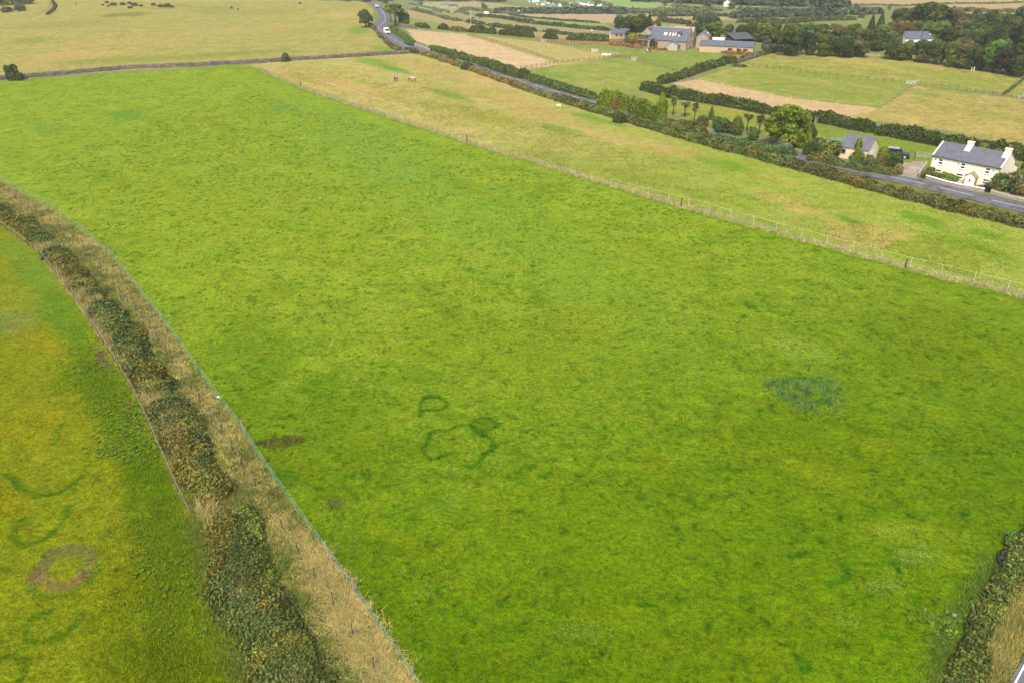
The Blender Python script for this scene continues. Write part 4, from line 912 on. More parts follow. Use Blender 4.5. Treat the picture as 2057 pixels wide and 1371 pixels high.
# garden wall before the cottage
gwl = poly_world([(1860,360),(1894,370.5),(1930,378),(1976,387)], 1.2)
WS = stone('garden_stone', (0.34, 0.28, 0.22), (0.22, 0.18, 0.15), (0.30, 0.25, 0.2), 3.5)
def wall_line(line, h, w_, mat, cap_mat, name, label, wavy=0.06, seed=1):
    V = []; F = []; g = np.random.default_rng(seed); Vc = []; Fc = []
    for i, p in enumerate(line):
        t = line[min(i + 1, len(line) - 1)] - line[max(i - 1, 0)]; t.z = 0; t.normalize(); n = Vector((-t.y, t.x, 0)); z = float(T(p.x, p.y)); hh = h + g.uniform(-wavy, wavy); b = w_ / 2
        for sx, zz in ((-b, -.3), (-b * .92, hh * .5), (-b * .85, hh), (b * .85, hh), (b * .92, hh * .5), (b, -.3)):
            q = p + n * (sx + g.uniform(-.03, .03)); V.append((q.x, q.y, z + zz))
        for sx, zz in ((-b - .05, hh + .003), (-b * .9, hh + .11), (b * .9, hh + .11), (b + .05, hh + .003)):
            q = p + n * (sx + g.uniform(-.01, .01)); Vc.append((q.x, q.y, z + zz + g.uniform(0, .02)))
    for i in range(len(line) - 1):
        for k in range(5): F.append((i * 6 + k, i * 6 + k + 1, (i + 1) * 6 + k + 1, (i + 1) * 6 + k))
        for k in range(4): Fc.append((i * 4 + k, i * 4 + (k + 1) % 4, (i + 1) * 4 + (k + 1) % 4, (i + 1) * 4 + k))
    o = link(name, np_mesh(name, np.array(V), np.array(F)), mat, None, label, 'wall')
    if cap_mat: link('coping', np_mesh('coping', np.array(Vc), np.array(Fc)), cap_mat, o)
    return o
wall_line(gwl, .68, .5, WS, WHITE, 'garden_wall', 'low garden wall with thick white coping in front of the cottage')
wall_line(poly_world([(1990,389),(2030,399),(2080,411)], 1.0), .7, .6, WS, None, 'bank_wall', 'rough grey stone bank below the big olive shrub', .12, 4)
wall_line(poly_world([(1843,357),(1850,347),(1860,333)], 1.0), .9, .12, WOOD_P, None, 'drive_fence', 'pale board fence up the side of the gravel drive', .05, 5)
# slate-roofed outhouse at the edge of the farm trees
p = G(1226, 78); OH = frame_at(p, R(-6), 'outhouse', 'small slate-roofed stone outhouse with pale end wall by the tall farm trees', 'outhouse')
walls(OH, 7.6, 5, 2.1, 3.5, STONE); roof(OH, 7.6, 5, 2.1, 3.5, SLATE_B)
e_ = MB(); e_.box(-.25, -.02, .0, 5, -.3, 2.3); e_.build('end_wall', CREAM, OH)
for x_ in (2.4, 4.3): window(OH, x_, 1.35, .9, .75, frame=SHUT, bars=0, sill=False)
# the farmhouse
p = G(1377, 102); FHs = frame_at(p, R(-31), 'farmhouse', 'long stone farmhouse with grey roof, five white rooflights and a timber balcony', 'house')
walls(FHs, 15.0, 9.0, 3.1, 6.9, STONE, x0=-15.0); fr_ = roof(FHs, 15.0, 9.0, 3.1, 6.9, SLATE_B, x0=-15.0, oh=.25, og=.05, ridge_mat=RIDGE)
sl_ = (6.9 - 3.1) / 4.5
rl = []
for x_ in (-9.6, -8.9, -7.5, -6.3, -5.35):
    m_ = MB(); y0_, y1_ = 1.6, 2.6
    za, zb = 3.1 + sl_ * y0_ + .2, 3.1 + sl_ * y1_ + .2
    m_.v += [(x_, y0_, za), (x_ + .38, y0_, za), (x_ + .38, y1_, zb), (x_, y1_, zb), (x_, y0_, za - .1), (x_ + .38, y0_, za - .1), (x_ + .38, y1_, zb - .1), (x_, y1_, zb - .1)]
    m_.f += [(0, 1, 2, 3), (0, 4, 5, 1), (1, 5, 6, 2), (2, 6, 7, 3), (3, 7, 4, 0)]; m_.build('rooflight', WHITE, fr_)
dr_ = MB(); dr_.prism([(-4.3, 4.2), (-2.7, 4.2), (-2.7, 5.4), (-3.5, 6.1), (-4.3, 5.4)], 'y', 1.3, 3.6); do_ = dr_.build('dormer', SHUT, FHs)
d2 = MB(); d2.prism([(-4.45, 5.36), (-3.5, 6.18), (-2.55, 5.36), (-2.55, 5.48), (-3.5, 6.3), (-4.45, 5.48)], 'y', 1.15, 4.3); d2.build('dormer_roof', SLATE_B, do_); window(FHs, -3.5, 4.85, .9, .8, y=1.3, sill=False)
walls(FHs, 5.0, 8.0, 4.3, 6.7, STONE, x0=-19.0, y0=2.5, axis='y', name='wing_wall'); roof(FHs, 5.0, 8.0, 4.3, 6.7, SLATE_B, x0=-19.0, y0=2.5, axis='y', ridge_mat=RIDGE, name='wing_roof')
window(FHs, -16.5, 3.6, 1.4, 1.2, y=2.5); window(FHs, -17.6, 1.2, 1.0, 1.8, y=2.5, sill=False); window(FHs, -15.6, 1.2, 1.0, 1.8, y=2.5, sill=False)
bl = MB()
for z_ in (2.45, 4.3): bl.box(-19.6, -13.9, .2, 2.45, z_, z_ + .16); bl.box(-19.6, -13.9, .2, .26, z_ + .75, z_ + .85)
for x_ in (-19.4, -16.8, -14.2): bl.box(x_ - .09, x_ + .09, .28, .46, -.2, 5.2)
bl.build('balcony', OAK, FHs)
pp = MB(); pp.prism([(-13.6, 0), (-11.2, 0), (-11.2, 2.3), (-12.4, 3.5), (-13.6, 2.3)], 'y', -1.6, 0.2); po_ = pp.build('porch', GLASS, FHs)
p2 = MB(); p2.prism([(-13.8, 2.2), (-12.4, 3.6), (-11.0, 2.2), (-11.0, 2.35), (-12.4, 3.75), (-13.8, 2.35)], 'y', -1.8, .4)
for x_ in (-13.6, -12.4, -11.2): p2.box(x_ - .08, x_ + .08, -1.68, -1.58, 0, 2.3)
p2.build('porch_frame', SHUT, po_)
for z_ in (1.2, 3.6): window(FHs, 2.9, z_, .5, 1.0, y=.0, plane='x', bars=0, sill=False); window(FHs, 6.2, z_, .5, 1.0, y=.0, plane='x', bars=0, sill=False)
chimney(FHs, -14.2, 4.5, .8, .7, 5.5, 7.5, STONE); chimney(FHs, -9.6, 9.6, 1.2, .8, 5.0, 7.4, STONE, 2); chimney(FHs, -.6, 4.5, .7, .7, 6.2, 7.5, STONE)
walls(FHs, 9.0, 6.0, 3.4, 6.5, STONE, x0=-10.5, y0=9.003, name='rear_wall'); roof(FHs, 9.0, 6.0, 3.4, 6.6, slate('pink_tile', (0.36, 0.27, 0.27)), x0=-10.5, y0=9.3, name='rear_roof', ridge_mat=RIDGE)
# its gabled outbuilding
p = G(1340, 101); OB = frame_at(p, R(-30), 'outbuilding', 'low gabled outbuilding with pale grey roof standing against the farmhouse', 'outbuilding')
walls(OB, 3.9, 6.2, 1.9, 2.9, GREYB, axis='y'); roof(OB, 3.9, 6.2, 1.9, 2.9, SLATE_P, axis='y', oh=.3)
d_ = MB(); d_.box(.5, 3.4, -.06, -.003, 0, 1.8); d_.build('door', GREYB, OB)
for y_ in (1.2, 3.2): window(OB, y_, 1.0, .9, 1.5, y=3.9, plane='x', frame=SHUT, bars=0, sill=False)
w_ = MB(); w_.box(3.95, 5.6, 3.0, 7.4, -.2, 1.0); w_.build('yard_wall', STONE, OB)
# white covered load in front of the porch
cv = MB(); cv.prism([(-.9, 0), (.9, 0), (.85, .5), (.45, .85), (-.45, .85), (-.85, .5)], 'x', -1.9, 1.9)
cv.build('covered_trailer', WHITE, None, bevel=.06, label='long white covered trailer parked below the farmhouse balcony', cat='trailer').location = G(1322, 94)
# second house
h0, h1 = G(1397, 97), G(1416, 99); H2 = frame_at(h0, R(-18), 'barn_conversion', 'small gabled house with patched grey roof and white upper door behind the stable', 'house')
walls(H2, 4.4, 8.5, 3.9, 5.5, STONE, axis='y'); r2 = roof(H2, 4.4, 8.5, 3.9, 5.5, SLATE_P, axis='y', ridge_mat=RIDGE, oh=.3)
window(H2, 2.0, 3.2, 1.1, 1.3, sill=False)
for y_ in (3.4, 6.4):
    m_ = MB(); m_.box(-.3, .3, -.35, .35, -.03, .08); q = m_.build('rooflight', WHITE, r2); q.location = (3.5, y_, 4.72 + .2); q.rotation_euler = (0, R(36), 0)
# long stable
s0, s1 = GZ(1406, 88, 2.5), GZ(1514, 93, 2.5); a_t = math.atan2(s1.y - s0.y, s1.x - s0.x)
ST = frame_at(s0, a_t, 'stable', 'long low stable of buff stone with blue-grey roof and dark hatches', 'stable')
Lt = (s1 - s0).length; walls(ST, Lt, 5.2, 2.45, 3.7, STONE_B); roof(ST, Lt, 5.2, 2.45, 3.7, SLATE_B, oh=.3, ridge_mat=SLATE_B)
for x_ in (10.6, 13.6, 15.9):
    f = MB(); f.box(x_ - .45, x_ + .45, -.05, .02, 1.0, 1.75); fo = f.build('hatch', GLASS, ST); f = MB(); f.box(x_ + .46, x_ + 1.2, -.08, -.03, 1.0, 1.75); f.build('shutter', SHUT, fo)
# open-fronted barn
b0 = G(1474, 96); BA = frame_at(b0, R(12), 'open_barn', 'black open-fronted barn with dark sheet roof below the big trees', 'barn')
m_ = MB(); m_.box(0, .2, 0, 7, -.3, 3.0); m_.box(7.6, 7.8, 0, 7, -.3, 3.3); m_.box(.2, 7.6, 6.8, 7, -.3, 4.0)
for x_ in (2.6, 5.2): m_.box(x_ - .1, x_ + .1, 0, .2, -.3, 3.0)
m_.build('wall', BLACK, BA); m_ = MB(); m_.prism([(-.5, 2.9), (7.3, 4.3), (7.3, 4.45), (-.5, 3.05)], 'x', -.4, 8.2); m_.build('roof', SLATE_D, BA)
# pale van roof among the yards
for (x_, y_, l_, lab) in ((1442, 88, 4.6, 'white flat-roofed trailer in the yard behind the stable'), (1636, 98, 3.0, 'white trailer half hidden between the wood trees')):
    m_ = MB(); m_.box(-l_ / 2, l_ / 2, -1, 1, .45, 2.2); o = m_.build('white_trailer', WHITE, None, bevel=.12, label=lab, cat='trailer'); o.location = G(x_, y_); o.rotation_euler = (0, 0, R(-10))
    wm = MB()
    for xx in (-.7, .7):
        for yy in (-.95, .85): wm.prism([(xx + .32 * math.cos(t * .785), .33 + .32 * math.sin(t * .785)) for t in range(8)], 'y', yy, yy + .1)
    wm.build('wheel', BLACK, o)
# house in the wood
p = G(1817, 92); WH = frame_at(p, R(0), 'wood_house', 'pale house with blue-grey roof half hidden among the wood trees', 'house')
Lw = 70 / (FPX / (p.y * CS + CAM_H * SN)); walls(WH, Lw, 7.0, 2.4, 4.4, WHITE); rw = roof(WH, Lw, 7.0, 2.4, 4.4, SLATE_B, oh=.2, og=.1)
for x_ in (.75, .88): m_ = MB(); m_.box(-.5, .5, -.4, .4, -.03, .1); q = m_.build('rooflight', WHITE, rw); q.location = (Lw * x_, 2.1, 3.8); q.rotation_euler = (R(31), 0, 0)
walls(WH, 5.5, 5.0, 2.2, 3.0, TANW, x0=Lw + .003, y0=0.6, name='lean_to_wall'); roof(WH, 5.5, 5.0, 2.2, 3.0, SLATE_P, x0=Lw + .3, y0=.6, name='lean_to_roof')
for x_ in (.2, .5, .8): window(WH, Lw * x_, 1.6, 1.0, 1.0, bars=0)
m_ = MB(); m_.tube([(0, 0, 0), (0, 0, 7.2)], [.16, .11], 8); m_.box(-.7, .7, -.06, .06, 6.6, 6.75)
m_.build('telegraph_pole', WOOD_D, None, label='brown telegraph pole in front of the half-hidden house', cat='pole').location = G(1846, 96)
m_ = MB(); m_.tube([(0, 0, 0), (0, 0, 7.0)], [.14, .1], 8); m_.box(-.6, .6, -.05, .05, 6.4, 6.5)
m_.build('telegraph_pole', WOOD_P, None, label='pale electricity pole in the gap of the far hedgerow', cat='pole').location = G(946, 50)
# distant white farmhouse and low barns
def small_house(x, y, L, D, e, r, ang, wm, rm, name, label, cat='house', chim=True):
    o = frame_at(G(x, y), R(ang), name, label, cat); walls(o, L, D, e, r, wm); roof(o, L, D, e, r, rm)
    for i in range(int(L // 4)): window(o, 2 + i * 4, e * .6, 1.2, 1.1, bars=0, sill=False)
    if chim: chimney(o, L - .8, D / 2, .9, .8, e, r + 1.2, wm)
    return o
small_house(1455, 9, 8, 5, 2.6, 4.4, -12, WHITE, SLATE_P, 'white_farmhouse', 'distant white farmhouse with pale roof below the far wood')
small_house(884, 15, 9, 6, 2.0, 3.2, -8, GREYB, SLATE_P, 'low_barn', 'long pale barn beyond the hay strip', 'barn', False)
small_house(905, 16, 6, 5, 1.8, 2.8, -8, GREYB, SLATE_D, 'low_barn', 'smaller grey barn next to the long pale barn', 'barn', False)
small_house(1070, 4, 6, 5, 2.2, 3.6, 5, WHITE, SLATE_P, 'far_cottage', 'tiny white cottage at the edge of the camping field')
small_house(1466, 13, 4, 4, 2.2, 3.6, 60, WHITE, SLATE_P, 'white_outbuilding', 'tiny white gable beside the distant white farmhouse', 'house', False)
small_house(1628, 12, 2.5, 2.5, 3.6, 5, 30, WHITE, WHITE, 'white_gable', 'narrow white gable peeping through the far trees', 'house', False)
small_house(1643, 13, 2.2, 2.5, 3.4, 5.4, 30, WHITE, WHITE, 'white_gable', 'tallest thin white gable among the far trees, beside the dark clump', 'house', False)
# ---------------------------------------------------------------- trees and shrubs, each where it stands
D1 = (0.046, 0.062, 0.018); D2 = (0.060, 0.074, 0.022); D3 = (0.038, 0.050, 0.018); L1 = (0.080, 0.100, 0.026); L2 = (0.072, 0.112, 0.030); BRW = (0.092, 0.074, 0.036); OLV = (0.078, 0.080, 0.030); GOLD = (0.105, 0.142, 0.012); BLU = (0.062, 0.084, 0.062); PAL = (0.130, 0.145, 0.080); FAR1 = (0.060, 0.076, 0.046)
gw_ = 'trees of the wood beyond the paddocks'
plant(736, 19, 55, 18, 'wind', D1, 'wind-bent dark tree standing alone by the inside of the road bend', sy=.9, rz=2.6)
plant(794, 4, 53, 19, 'pine', (0.085,0.098,0.032), 'tall flat-topped pine with a bare trunk at the road bend', rz=0.4)
plant(810, 24, 53, 16, 'broad', L1, 'squat round tree next to the flat-topped roadside pine')
plant(785, 10, 44, 11, 'pine', (0.080,0.092,0.03), 'small pine leaning over the road behind the flat-topped one')
plant(574, 107, 124, 9, 'bush', D2, 'round dark bush growing against the stone wall where the pale pasture begins', 'bush', 'bush')
plant(26, 128, 162, 12, 'bush', D3, 'tall dark wind-leaning bush at the end of the stone wall', 'bush', 'bush', sy=.8)
plant(42, 146, 162, 7, 'bush', D3, 'low bush crouched beside the tall wind-leaning one at the wall', 'bush', 'bush')
# farm trees
for x, yt, yb, hw, kd, c_, lab in [
 (1247, 34, 76, 17, 'broad', D1, 'dark rounded tree above the slate-roofed outhouse'),
 (1284, 29, 84, 24, 'broad', D1, 'broadest dark tree behind the farmhouse balcony'),
 (1302, 26, 74, 9, 'conifer', D3, 'dark spire poking from the broad tree behind the farmhouse'),
 (1266, 33, 70, 16, 'broad', D2, 'tree filling the middle of the clump above the outhouse'),
 (1315, 44, 78, 10, 'broad', OLV, 'thin leafy tree at the farmhouse end of the clump'),
 (1272, 66, 88, 9, 'bush', (0.15,0.14,0.02), 'yellow-green bush between the outhouse and the farmhouse'),
 (1287, 70, 88, 9, 'bush', D2, 'green bush tucked under the farmhouse balcony'),
 (1259, 72, 86, 7, 'bush', L1, 'olive bush in front of the slate-roofed outhouse'),
 (1350, 59, 74, 5, 'conifer', D3, 'tiny dark conifer behind the farmhouse chimneys'),
 (1405, 30, 68, 17, 'broad', FAR1, 'tall grey-green tree behind the gap between farmhouse and stable'),
 (1388, 50, 84, 14, 'broad', D1, 'dark tree rising over the farmhouse gable'),
 (1412, 45, 82, 15, 'broad', D2, 'full tree behind the patched-roof house'),
 (1437, 44, 80, 14, 'broad', L1, 'lighter tree behind the rooflights of the patched-roof house'),
 (1460, 50, 84, 13, 'round', OLV, 'olive tree between the patched-roof house and the black barn'),
 (1430, 34, 60, 14, 'broad', FAR1, 'grey-green crown seen over the patched-roof house'),
 (1489, 50, 82, 15, 'broad', D1, 'tree directly behind the black barn roof'),
 (1507, 46, 82, 16, 'broad', D2, 'leafy tree overhanging the end of the black barn'),
 (1541, 79, 107, 13, 'round', BLU, 'small blue-grey willow beside the stable gable'),
 (1530, 47, 84, 18, 'broad', L1, 'lit green tree above the stable end'),
 (1560, 62, 103, 20, 'broad', D1, 'wide dark tree just behind the blue-grey willow'),
 (1590, 56, 108, 24, 'broad', D1, 'massive dark tree at the field corner by the stable'),
 (1620, 66, 108, 16, 'broad', D3, 'shadowy tree next to the half hidden trailer'),
 (1551, 46, 80, 16, 'broad', D2, 'mid-green tree topping the row behind the stable'),
 (1585, 44, 78, 18, 'broad', OLV, 'olive-topped tree behind the massive corner tree'),
 (1616, 46, 80, 16, 'broad', L2, 'fresh green crown above the half hidden trailer'),
 (1645, 50, 84, 17, 'broad', D2, 'leafy tree in the second row above the bramble corner'),
 (1640, 68, 98, 12, 'round', L2, 'small pale tree in the notch of the wood edge'),
 (1662, 70, 111, 20, 'broad', D2, 'rounded edge tree past the half hidden trailer'),
 (1692, 74, 112, 20, 'broad', D1, 'broad low edge tree with dark skirts'),
 (1722, 78, 112, 18, 'broad', OLV, 'olive-tinted edge tree beside a small gap under the wood'),
 (1680, 50, 88, 17, 'broad', BRW, 'brown-tinged tree in the second row'),
 (1712, 50, 88, 17, 'broad', D2, 'dark-topped tree below the paired spires'),
 (1735, 58, 92, 17, 'broad', L1, 'light olive tree under the paired spires'),
 (1772, 52, 98, 22, 'broad', L1, 'big lit tree just before the half hidden house'),
 (1748, 30, 66, 9, 'conifer', D3, 'first of two dark spire conifers above the wood'),
 (1766, 27, 66, 11, 'conifer', D1, 'taller of two dark spire conifers above the wood'),
 (1798, 38, 84, 20, 'broad', BRW, 'large brown-leaved tree behind the half hidden house'),
 (1830, 42, 80, 17, 'broad', (0.085,0.072,0.036), 'reddish-brown tree over the roof of the half hidden house'),
 (1806, 18, 60, 18, 'broad', D1, 'dark tree leaning against the highest crown of the wood'),
 (1862, 6, 64, 36, 'broad', D2, 'highest domed crown of the wood'),
 (1835, 16, 60, 22, 'broad', OLV, 'shoulder of trees on the near flank of the highest crown'),
 (1860, 42, 78, 18, 'broad', L2, 'bright green tree rising behind the half hidden roof'),
 (1883, 44, 88, 20, 'broad', L1, 'spreading pale-topped tree at the end of the half hidden roof'),
 (1905, 56, 92, 18, 'broad', D3, 'black-green tree shading the lean-to in the wood'),
 (1915, 22, 64, 24, 'broad', BRW, 'rusty brown tree behind the highest crown'),
 (1790, 78, 116, 17, 'broad', D2, 'edge tree at the bend of the wood fence'),
 (1820, 81, 119, 17, 'broad', L1, 'lit edge tree screening the half hidden house'),
 (1848, 80, 122, 17, 'broad', D2, 'edge tree straight in front of the telegraph pole'),
 (1876, 80, 126, 18, 'broad', D2, 'full edge tree hiding the lean-to'),
 (1906, 84, 130, 18, 'broad', L1, 'yellowish edge tree past the lean-to'),
 (1935, 90, 134, 18, 'broad', OLV, 'olive edge tree above the white gatepost'),
 (1962, 92, 138, 18, 'broad', D3, 'dark-stemmed edge tree near the paddock corner'),
 (1992, 80, 142, 21, 'broad', L2, 'brightest fresh-green tree on the wood edge'),
 (2020, 94, 148, 22, 'broad', (0.045,0.036,0.032), 'purple-black tree at the paddock corner'),
 (2050, 84, 152, 22, 'broad', D3, 'very dark tree cut by the edge of the picture above the paddock corner'),
 (2090, 70, 152, 26, 'broad', D1, 'dark tree just beyond the paddock corner'),
 (1945, 54, 100, 20, 'broad', D2, 'mid-wood tree above the yellowish edge tree'),
 (1930, 40, 84, 18, 'broad', OLV, 'mottled olive tree below the rusty crown'),
 (1970, 46, 96, 22, 'broad', D1, 'deep green mid-wood tree with layered boughs'),
 (1985, 20, 70, 24, 'wind', D1, 'flat-topped dark tree on the skyline side of the wood'),
 (2012, 28, 84, 22, 'broad', D2, 'dense tree below the flat-topped one'),
 (1998, 54, 104, 22, 'broad', D3, 'shaded tree behind the brightest fresh-green one'),
 (2040, 30, 96, 26, 'broad', D1, 'tall dark tree high at the wood end'),
 (2045, 12, 70, 22, 'broad', FAR1, 'greyish tree furthest up the slope of the wood'),
 (2085, 24, 96, 28, 'broad', D2, 'tall tree closing the wood beyond the paddock corner'),
 (1955, 20, 60, 14, 'round', FAR1, 'small grey tree by the stubble behind the wood'),
 (1760, 64, 100, 14, 'broad', D1, 'dark tree under the big lit one'),
 (1700, 62, 98, 14, 'broad', D1, 'inner tree peering between two edge trees'),
 (1575, 78, 110, 14, 'round', D3, 'low dark tree at the foot of the massive corner tree'),
 (1930, 74, 116, 14, 'broad', BRW, 'brownish tree tucked behind the olive edge tree')]:
    b_ = 'bush' in lab.split()[:3] or kd == 'bush'
    plant(x, yt, yb + (3 if kd == 'broad' and x > 1540 else 0), hw * (1.25 if kd == 'broad' else 1.1), kd, c_, lab, 'bush' if kd == 'bush' else 'tree', 'bush' if kd == 'bush' else 'tree', gw_ if kd != 'bush' else None)
# gardens along the road
plant(1327, 186, 245, 15, 'cypress', GOLD, 'pointed golden conifer at the end of the clipped hedge')
gp = 'cabbage palms in the orchard'
plant(1352, 196, 231, 7, 'palm', (0.14,0.155,0.06), 'cabbage palm with one dense head next to the pointed golden conifer', 'palm_tree', 'palm', gp)
plant(1375, 204, 234, 9, 'palm', (0.16,0.165,0.085), 'pale cabbage palm with forked heads', 'palm_tree', 'palm', gp)
plant(1394, 207, 247, 7, 'palm', (0.15,0.145,0.06), 'tallest cabbage palm with dead brown skirt', 'palm_tree', 'palm', gp)
plant(1428, 214, 240, 8, 'conifer', (0.07,0.105,0.024), 'small young fir on the orchard grass')
for x, yt, yb, hw, c_, lab in [(1411, 232, 253, 11, OLV, 'brownish garden bush beside the tallest palm'), (1450, 238, 266, 17, (0.046,0.066,0.026), 'dark green holly bush under the young fir'), (1438, 234, 258, 9, D2, 'little bush at the foot of the young fir'), (1462, 242, 268, 12, (0.05,0.06,0.026), 'holly bush spotted with rusty leaves'), (1479, 236, 272, 13, (0.072,0.084,0.022), 'tall olive shrub between holly and the slender palms'), (1388, 243, 260, 12, D2, 'shrub round the trunk of the tallest palm'), (1370, 240, 254, 10, OLV, 'weedy shrub below the pale forked palm')]:
    plant(x, yt, yb, hw, 'bush', c_, lab, 'garden_bush', 'bush')
plant(1500, 229, 263, 8, 'palm', (0.135,0.16,0.065), 'slender cabbage palm behind the olive shrub', 'palm_tree', 'palm', gp)
plant(1524, 232, 270, 10, 'palm', (0.13,0.155,0.065), 'forked cabbage palm beside the great golden cypress', 'palm_tree', 'palm', gp)
plant(1512, 256, 282, 13, 'bush', (0.062,0.09,0.026), 'leafy bush at the foot of the slender palms', 'garden_bush', 'bush')
plant(1572, 211, 293, 42, 'broad', (0.092,0.120,0.012), 'great golden cypress with layered shaggy boughs')
plant(1604, 222, 287, 26, 'broad', (0.084,0.116,0.012), 'second golden cypress merged into the great one')
plant(1626, 248, 286, 14, 'cypress', (0.055,0.080,0.016), 'darker conifer leaning out from the golden cypresses')
plant(1622, 268, 300, 10, 'cypress', (0.115,0.155,0.016), 'small bright golden conifer in front of the darker one')
plant(1606, 276, 296, 12, 'bush', (0.11,0.14,0.03), 'soft yellow-green round shrub under the golden cypress', 'garden_bush', 'bush')
plant(1566, 284, 304, 22, 'lowbush', (0.085,0.11,0.075), 'spreading grey-green shrub below the golden cypress', 'garden_bush', 'bush')
plant(1623, 286, 312, 14, 'bush', D3, 'dark shrub before the small golden conifer', 'garden_bush', 'bush')
plant(1658, 280, 318, 22, 'bush', (0.085,0.10,0.026), 'big leafy laurel in front of the green-roofed shed', 'garden_bush', 'bush')
plant(1640, 276, 306, 12, 'bush', D2, 'shadowed shrub between laurel and conifers', 'garden_bush', 'bush')
plant(1686, 287, 315, 11, 'bush', (0.045,0.07,0.03), 'dark blue-green shrub at the corner of the garage', 'garden_bush', 'bush')
plant(1719, 277, 322, 8.5, 'column', (0.11,0.15,0.012), 'golden column conifer in front of the garage roof')
plant(1720, 306, 328, 14, 'bush', (0.07,0.1,0.024), 'shrub skirting the golden column conifer', 'garden_bush', 'bush')
plant(1770, 295, 336, 13, 'column', (0.105,0.125,0.016), 'stout golden-topped conifer beside the parked vehicle')
plant(1764, 310, 342, 13, 'bush', (0.09,0.075,0.03), 'brownish bush under the stout golden conifer', 'garden_bush', 'bush')
plant(1795, 304, 336, 14, 'bush', (0.055,0.075,0.028), 'dark bush half hiding the parked vehicle', 'garden_bush', 'bush')
plant(1783, 312, 334, 4, 'bush', (0.28,0.2,0.01), 'narrow yellow-leaved shrub between two garden bushes', 'garden_bush', 'bush')
plant(1804, 330, 348, 11, 'spiky', (0.17,0.12,0.065), 'spiky tan shrub at the mouth of the gravel drive', 'garden_bush', 'bush')
plant(1745, 312, 338, 12, 'bush', (0.085,0.08,0.034), 'olive shrub under the garage gable', 'garden_bush', 'bush')
plant(1842, 257, 281, 7, 'column', (0.10,0.130,0.016), 'golden column conifer standing against the thorn hedge', sy=1)
for x, yt, yb, hw, kd, c_, lab in [(1902, 346, 366, 18, 'lowbush', (0.095,0.13,0.024), 'clipped bright green bush behind the white-topped wall'), (1867, 338, 358, 13, 'spiky', (0.085,0.085,0.032), 'spiky dull bush at the corner of the cottage'), (1880, 344, 360, 10, 'bush', (0.12,0.105,0.03), 'yellowish bush between the spiky one and the clipped one'),
   (1982, 349, 378, 15, 'bush', (0.12,0.16,0.022), 'bright yellow-green shrub past the cottage porch'), (2008, 350, 387, 25, 'lowbush', (0.058,0.096,0.028), 'large rounded dark green shrub past the porch'), (1981, 371, 385, 7, 'bush', (0.055,0.016,0.022), 'small dark red shrub at the end of the white-topped wall'),
   (2050, 338, 394, 33, 'lowbush', (0.105,0.092,0.042), 'big olive-brown flowering shrub at the edge of the picture'), (1968, 372, 382, 8, 'lowbush', (0.1,0.12,0.03), 'tiny low plant beside the white door'), (1972, 287, 312, 10, 'bush', (0.095,0.115,0.022), 'yellow-green bush showing over the cottage ridge'), (2000, 296, 318, 9, 'bush', (0.08,0.1,0.024), 'small bush showing between the two chimneys'), (2062, 322, 346, 10, 'bush', (0.05,0.06,0.024), 'dark bush behind the rear extension')]:
    plant(x, yt, yb, hw, kd, c_, lab, 'garden_bush', 'bush')
# gorse on the hill
for i, (x, y, w_) in enumerate([(215,5,4),(206,10,3),(228,10,7),(217,12,3),(246,9,6),(262,7,5),(262,16,5),(272,11,7),(284,12,4),(310,10,5),(322,13,6),(338,13,8),(346,14,4),(465,16,3),(478,18,2),(153,7,2),(603,7,3)]):
    plant(x, y - w_ * .8, y + 1.5, w_, 'lowbush', (0.06, 0.06, 0.034), 'low dark gorse patch on the hill pasture', 'gorse_bush', 'bush', 'gorse scattered on the hill pasture')
for x, yt, yb, hw, lab in [(15, -6, 10, 22, 'dark gorse thicket in the loop of the hill track'), (52, -8, 8, 18, 'gorse mound touching the hill track'), (12, 14, 24, 14, 'lowest gorse mound inside the loop of the hill track'), (42, 9, 22, 12, 'small gorse mound at the tail of the thicket')]:
    plant(x, yt, yb, hw, 'lowbush', (0.055, 0.062, 0.034), lab, 'gorse_bush', 'bush')
# scattered trees of the far country
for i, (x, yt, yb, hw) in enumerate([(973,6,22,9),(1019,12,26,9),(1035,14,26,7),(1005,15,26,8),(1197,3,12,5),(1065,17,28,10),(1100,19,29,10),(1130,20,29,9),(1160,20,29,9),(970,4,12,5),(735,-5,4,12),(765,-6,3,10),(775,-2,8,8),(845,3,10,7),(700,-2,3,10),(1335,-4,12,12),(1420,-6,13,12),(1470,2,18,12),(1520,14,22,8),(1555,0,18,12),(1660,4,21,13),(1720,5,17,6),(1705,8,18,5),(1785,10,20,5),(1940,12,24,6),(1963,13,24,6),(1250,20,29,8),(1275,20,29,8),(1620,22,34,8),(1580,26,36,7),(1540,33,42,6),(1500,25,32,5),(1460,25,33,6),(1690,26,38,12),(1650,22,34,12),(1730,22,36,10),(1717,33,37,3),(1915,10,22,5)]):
    plant(x, yb - (yb - yt) * .8, yb, hw * .8, 'broad' if i % 3 else 'round', [(0.082,0.098,0.066),(0.072,0.086,0.060),(0.092,0.104,0.070)][i % 3], 'hazy grey-green tree far out in the valley', 'valley_tree', 'tree', 'trees scattered in the far valley')
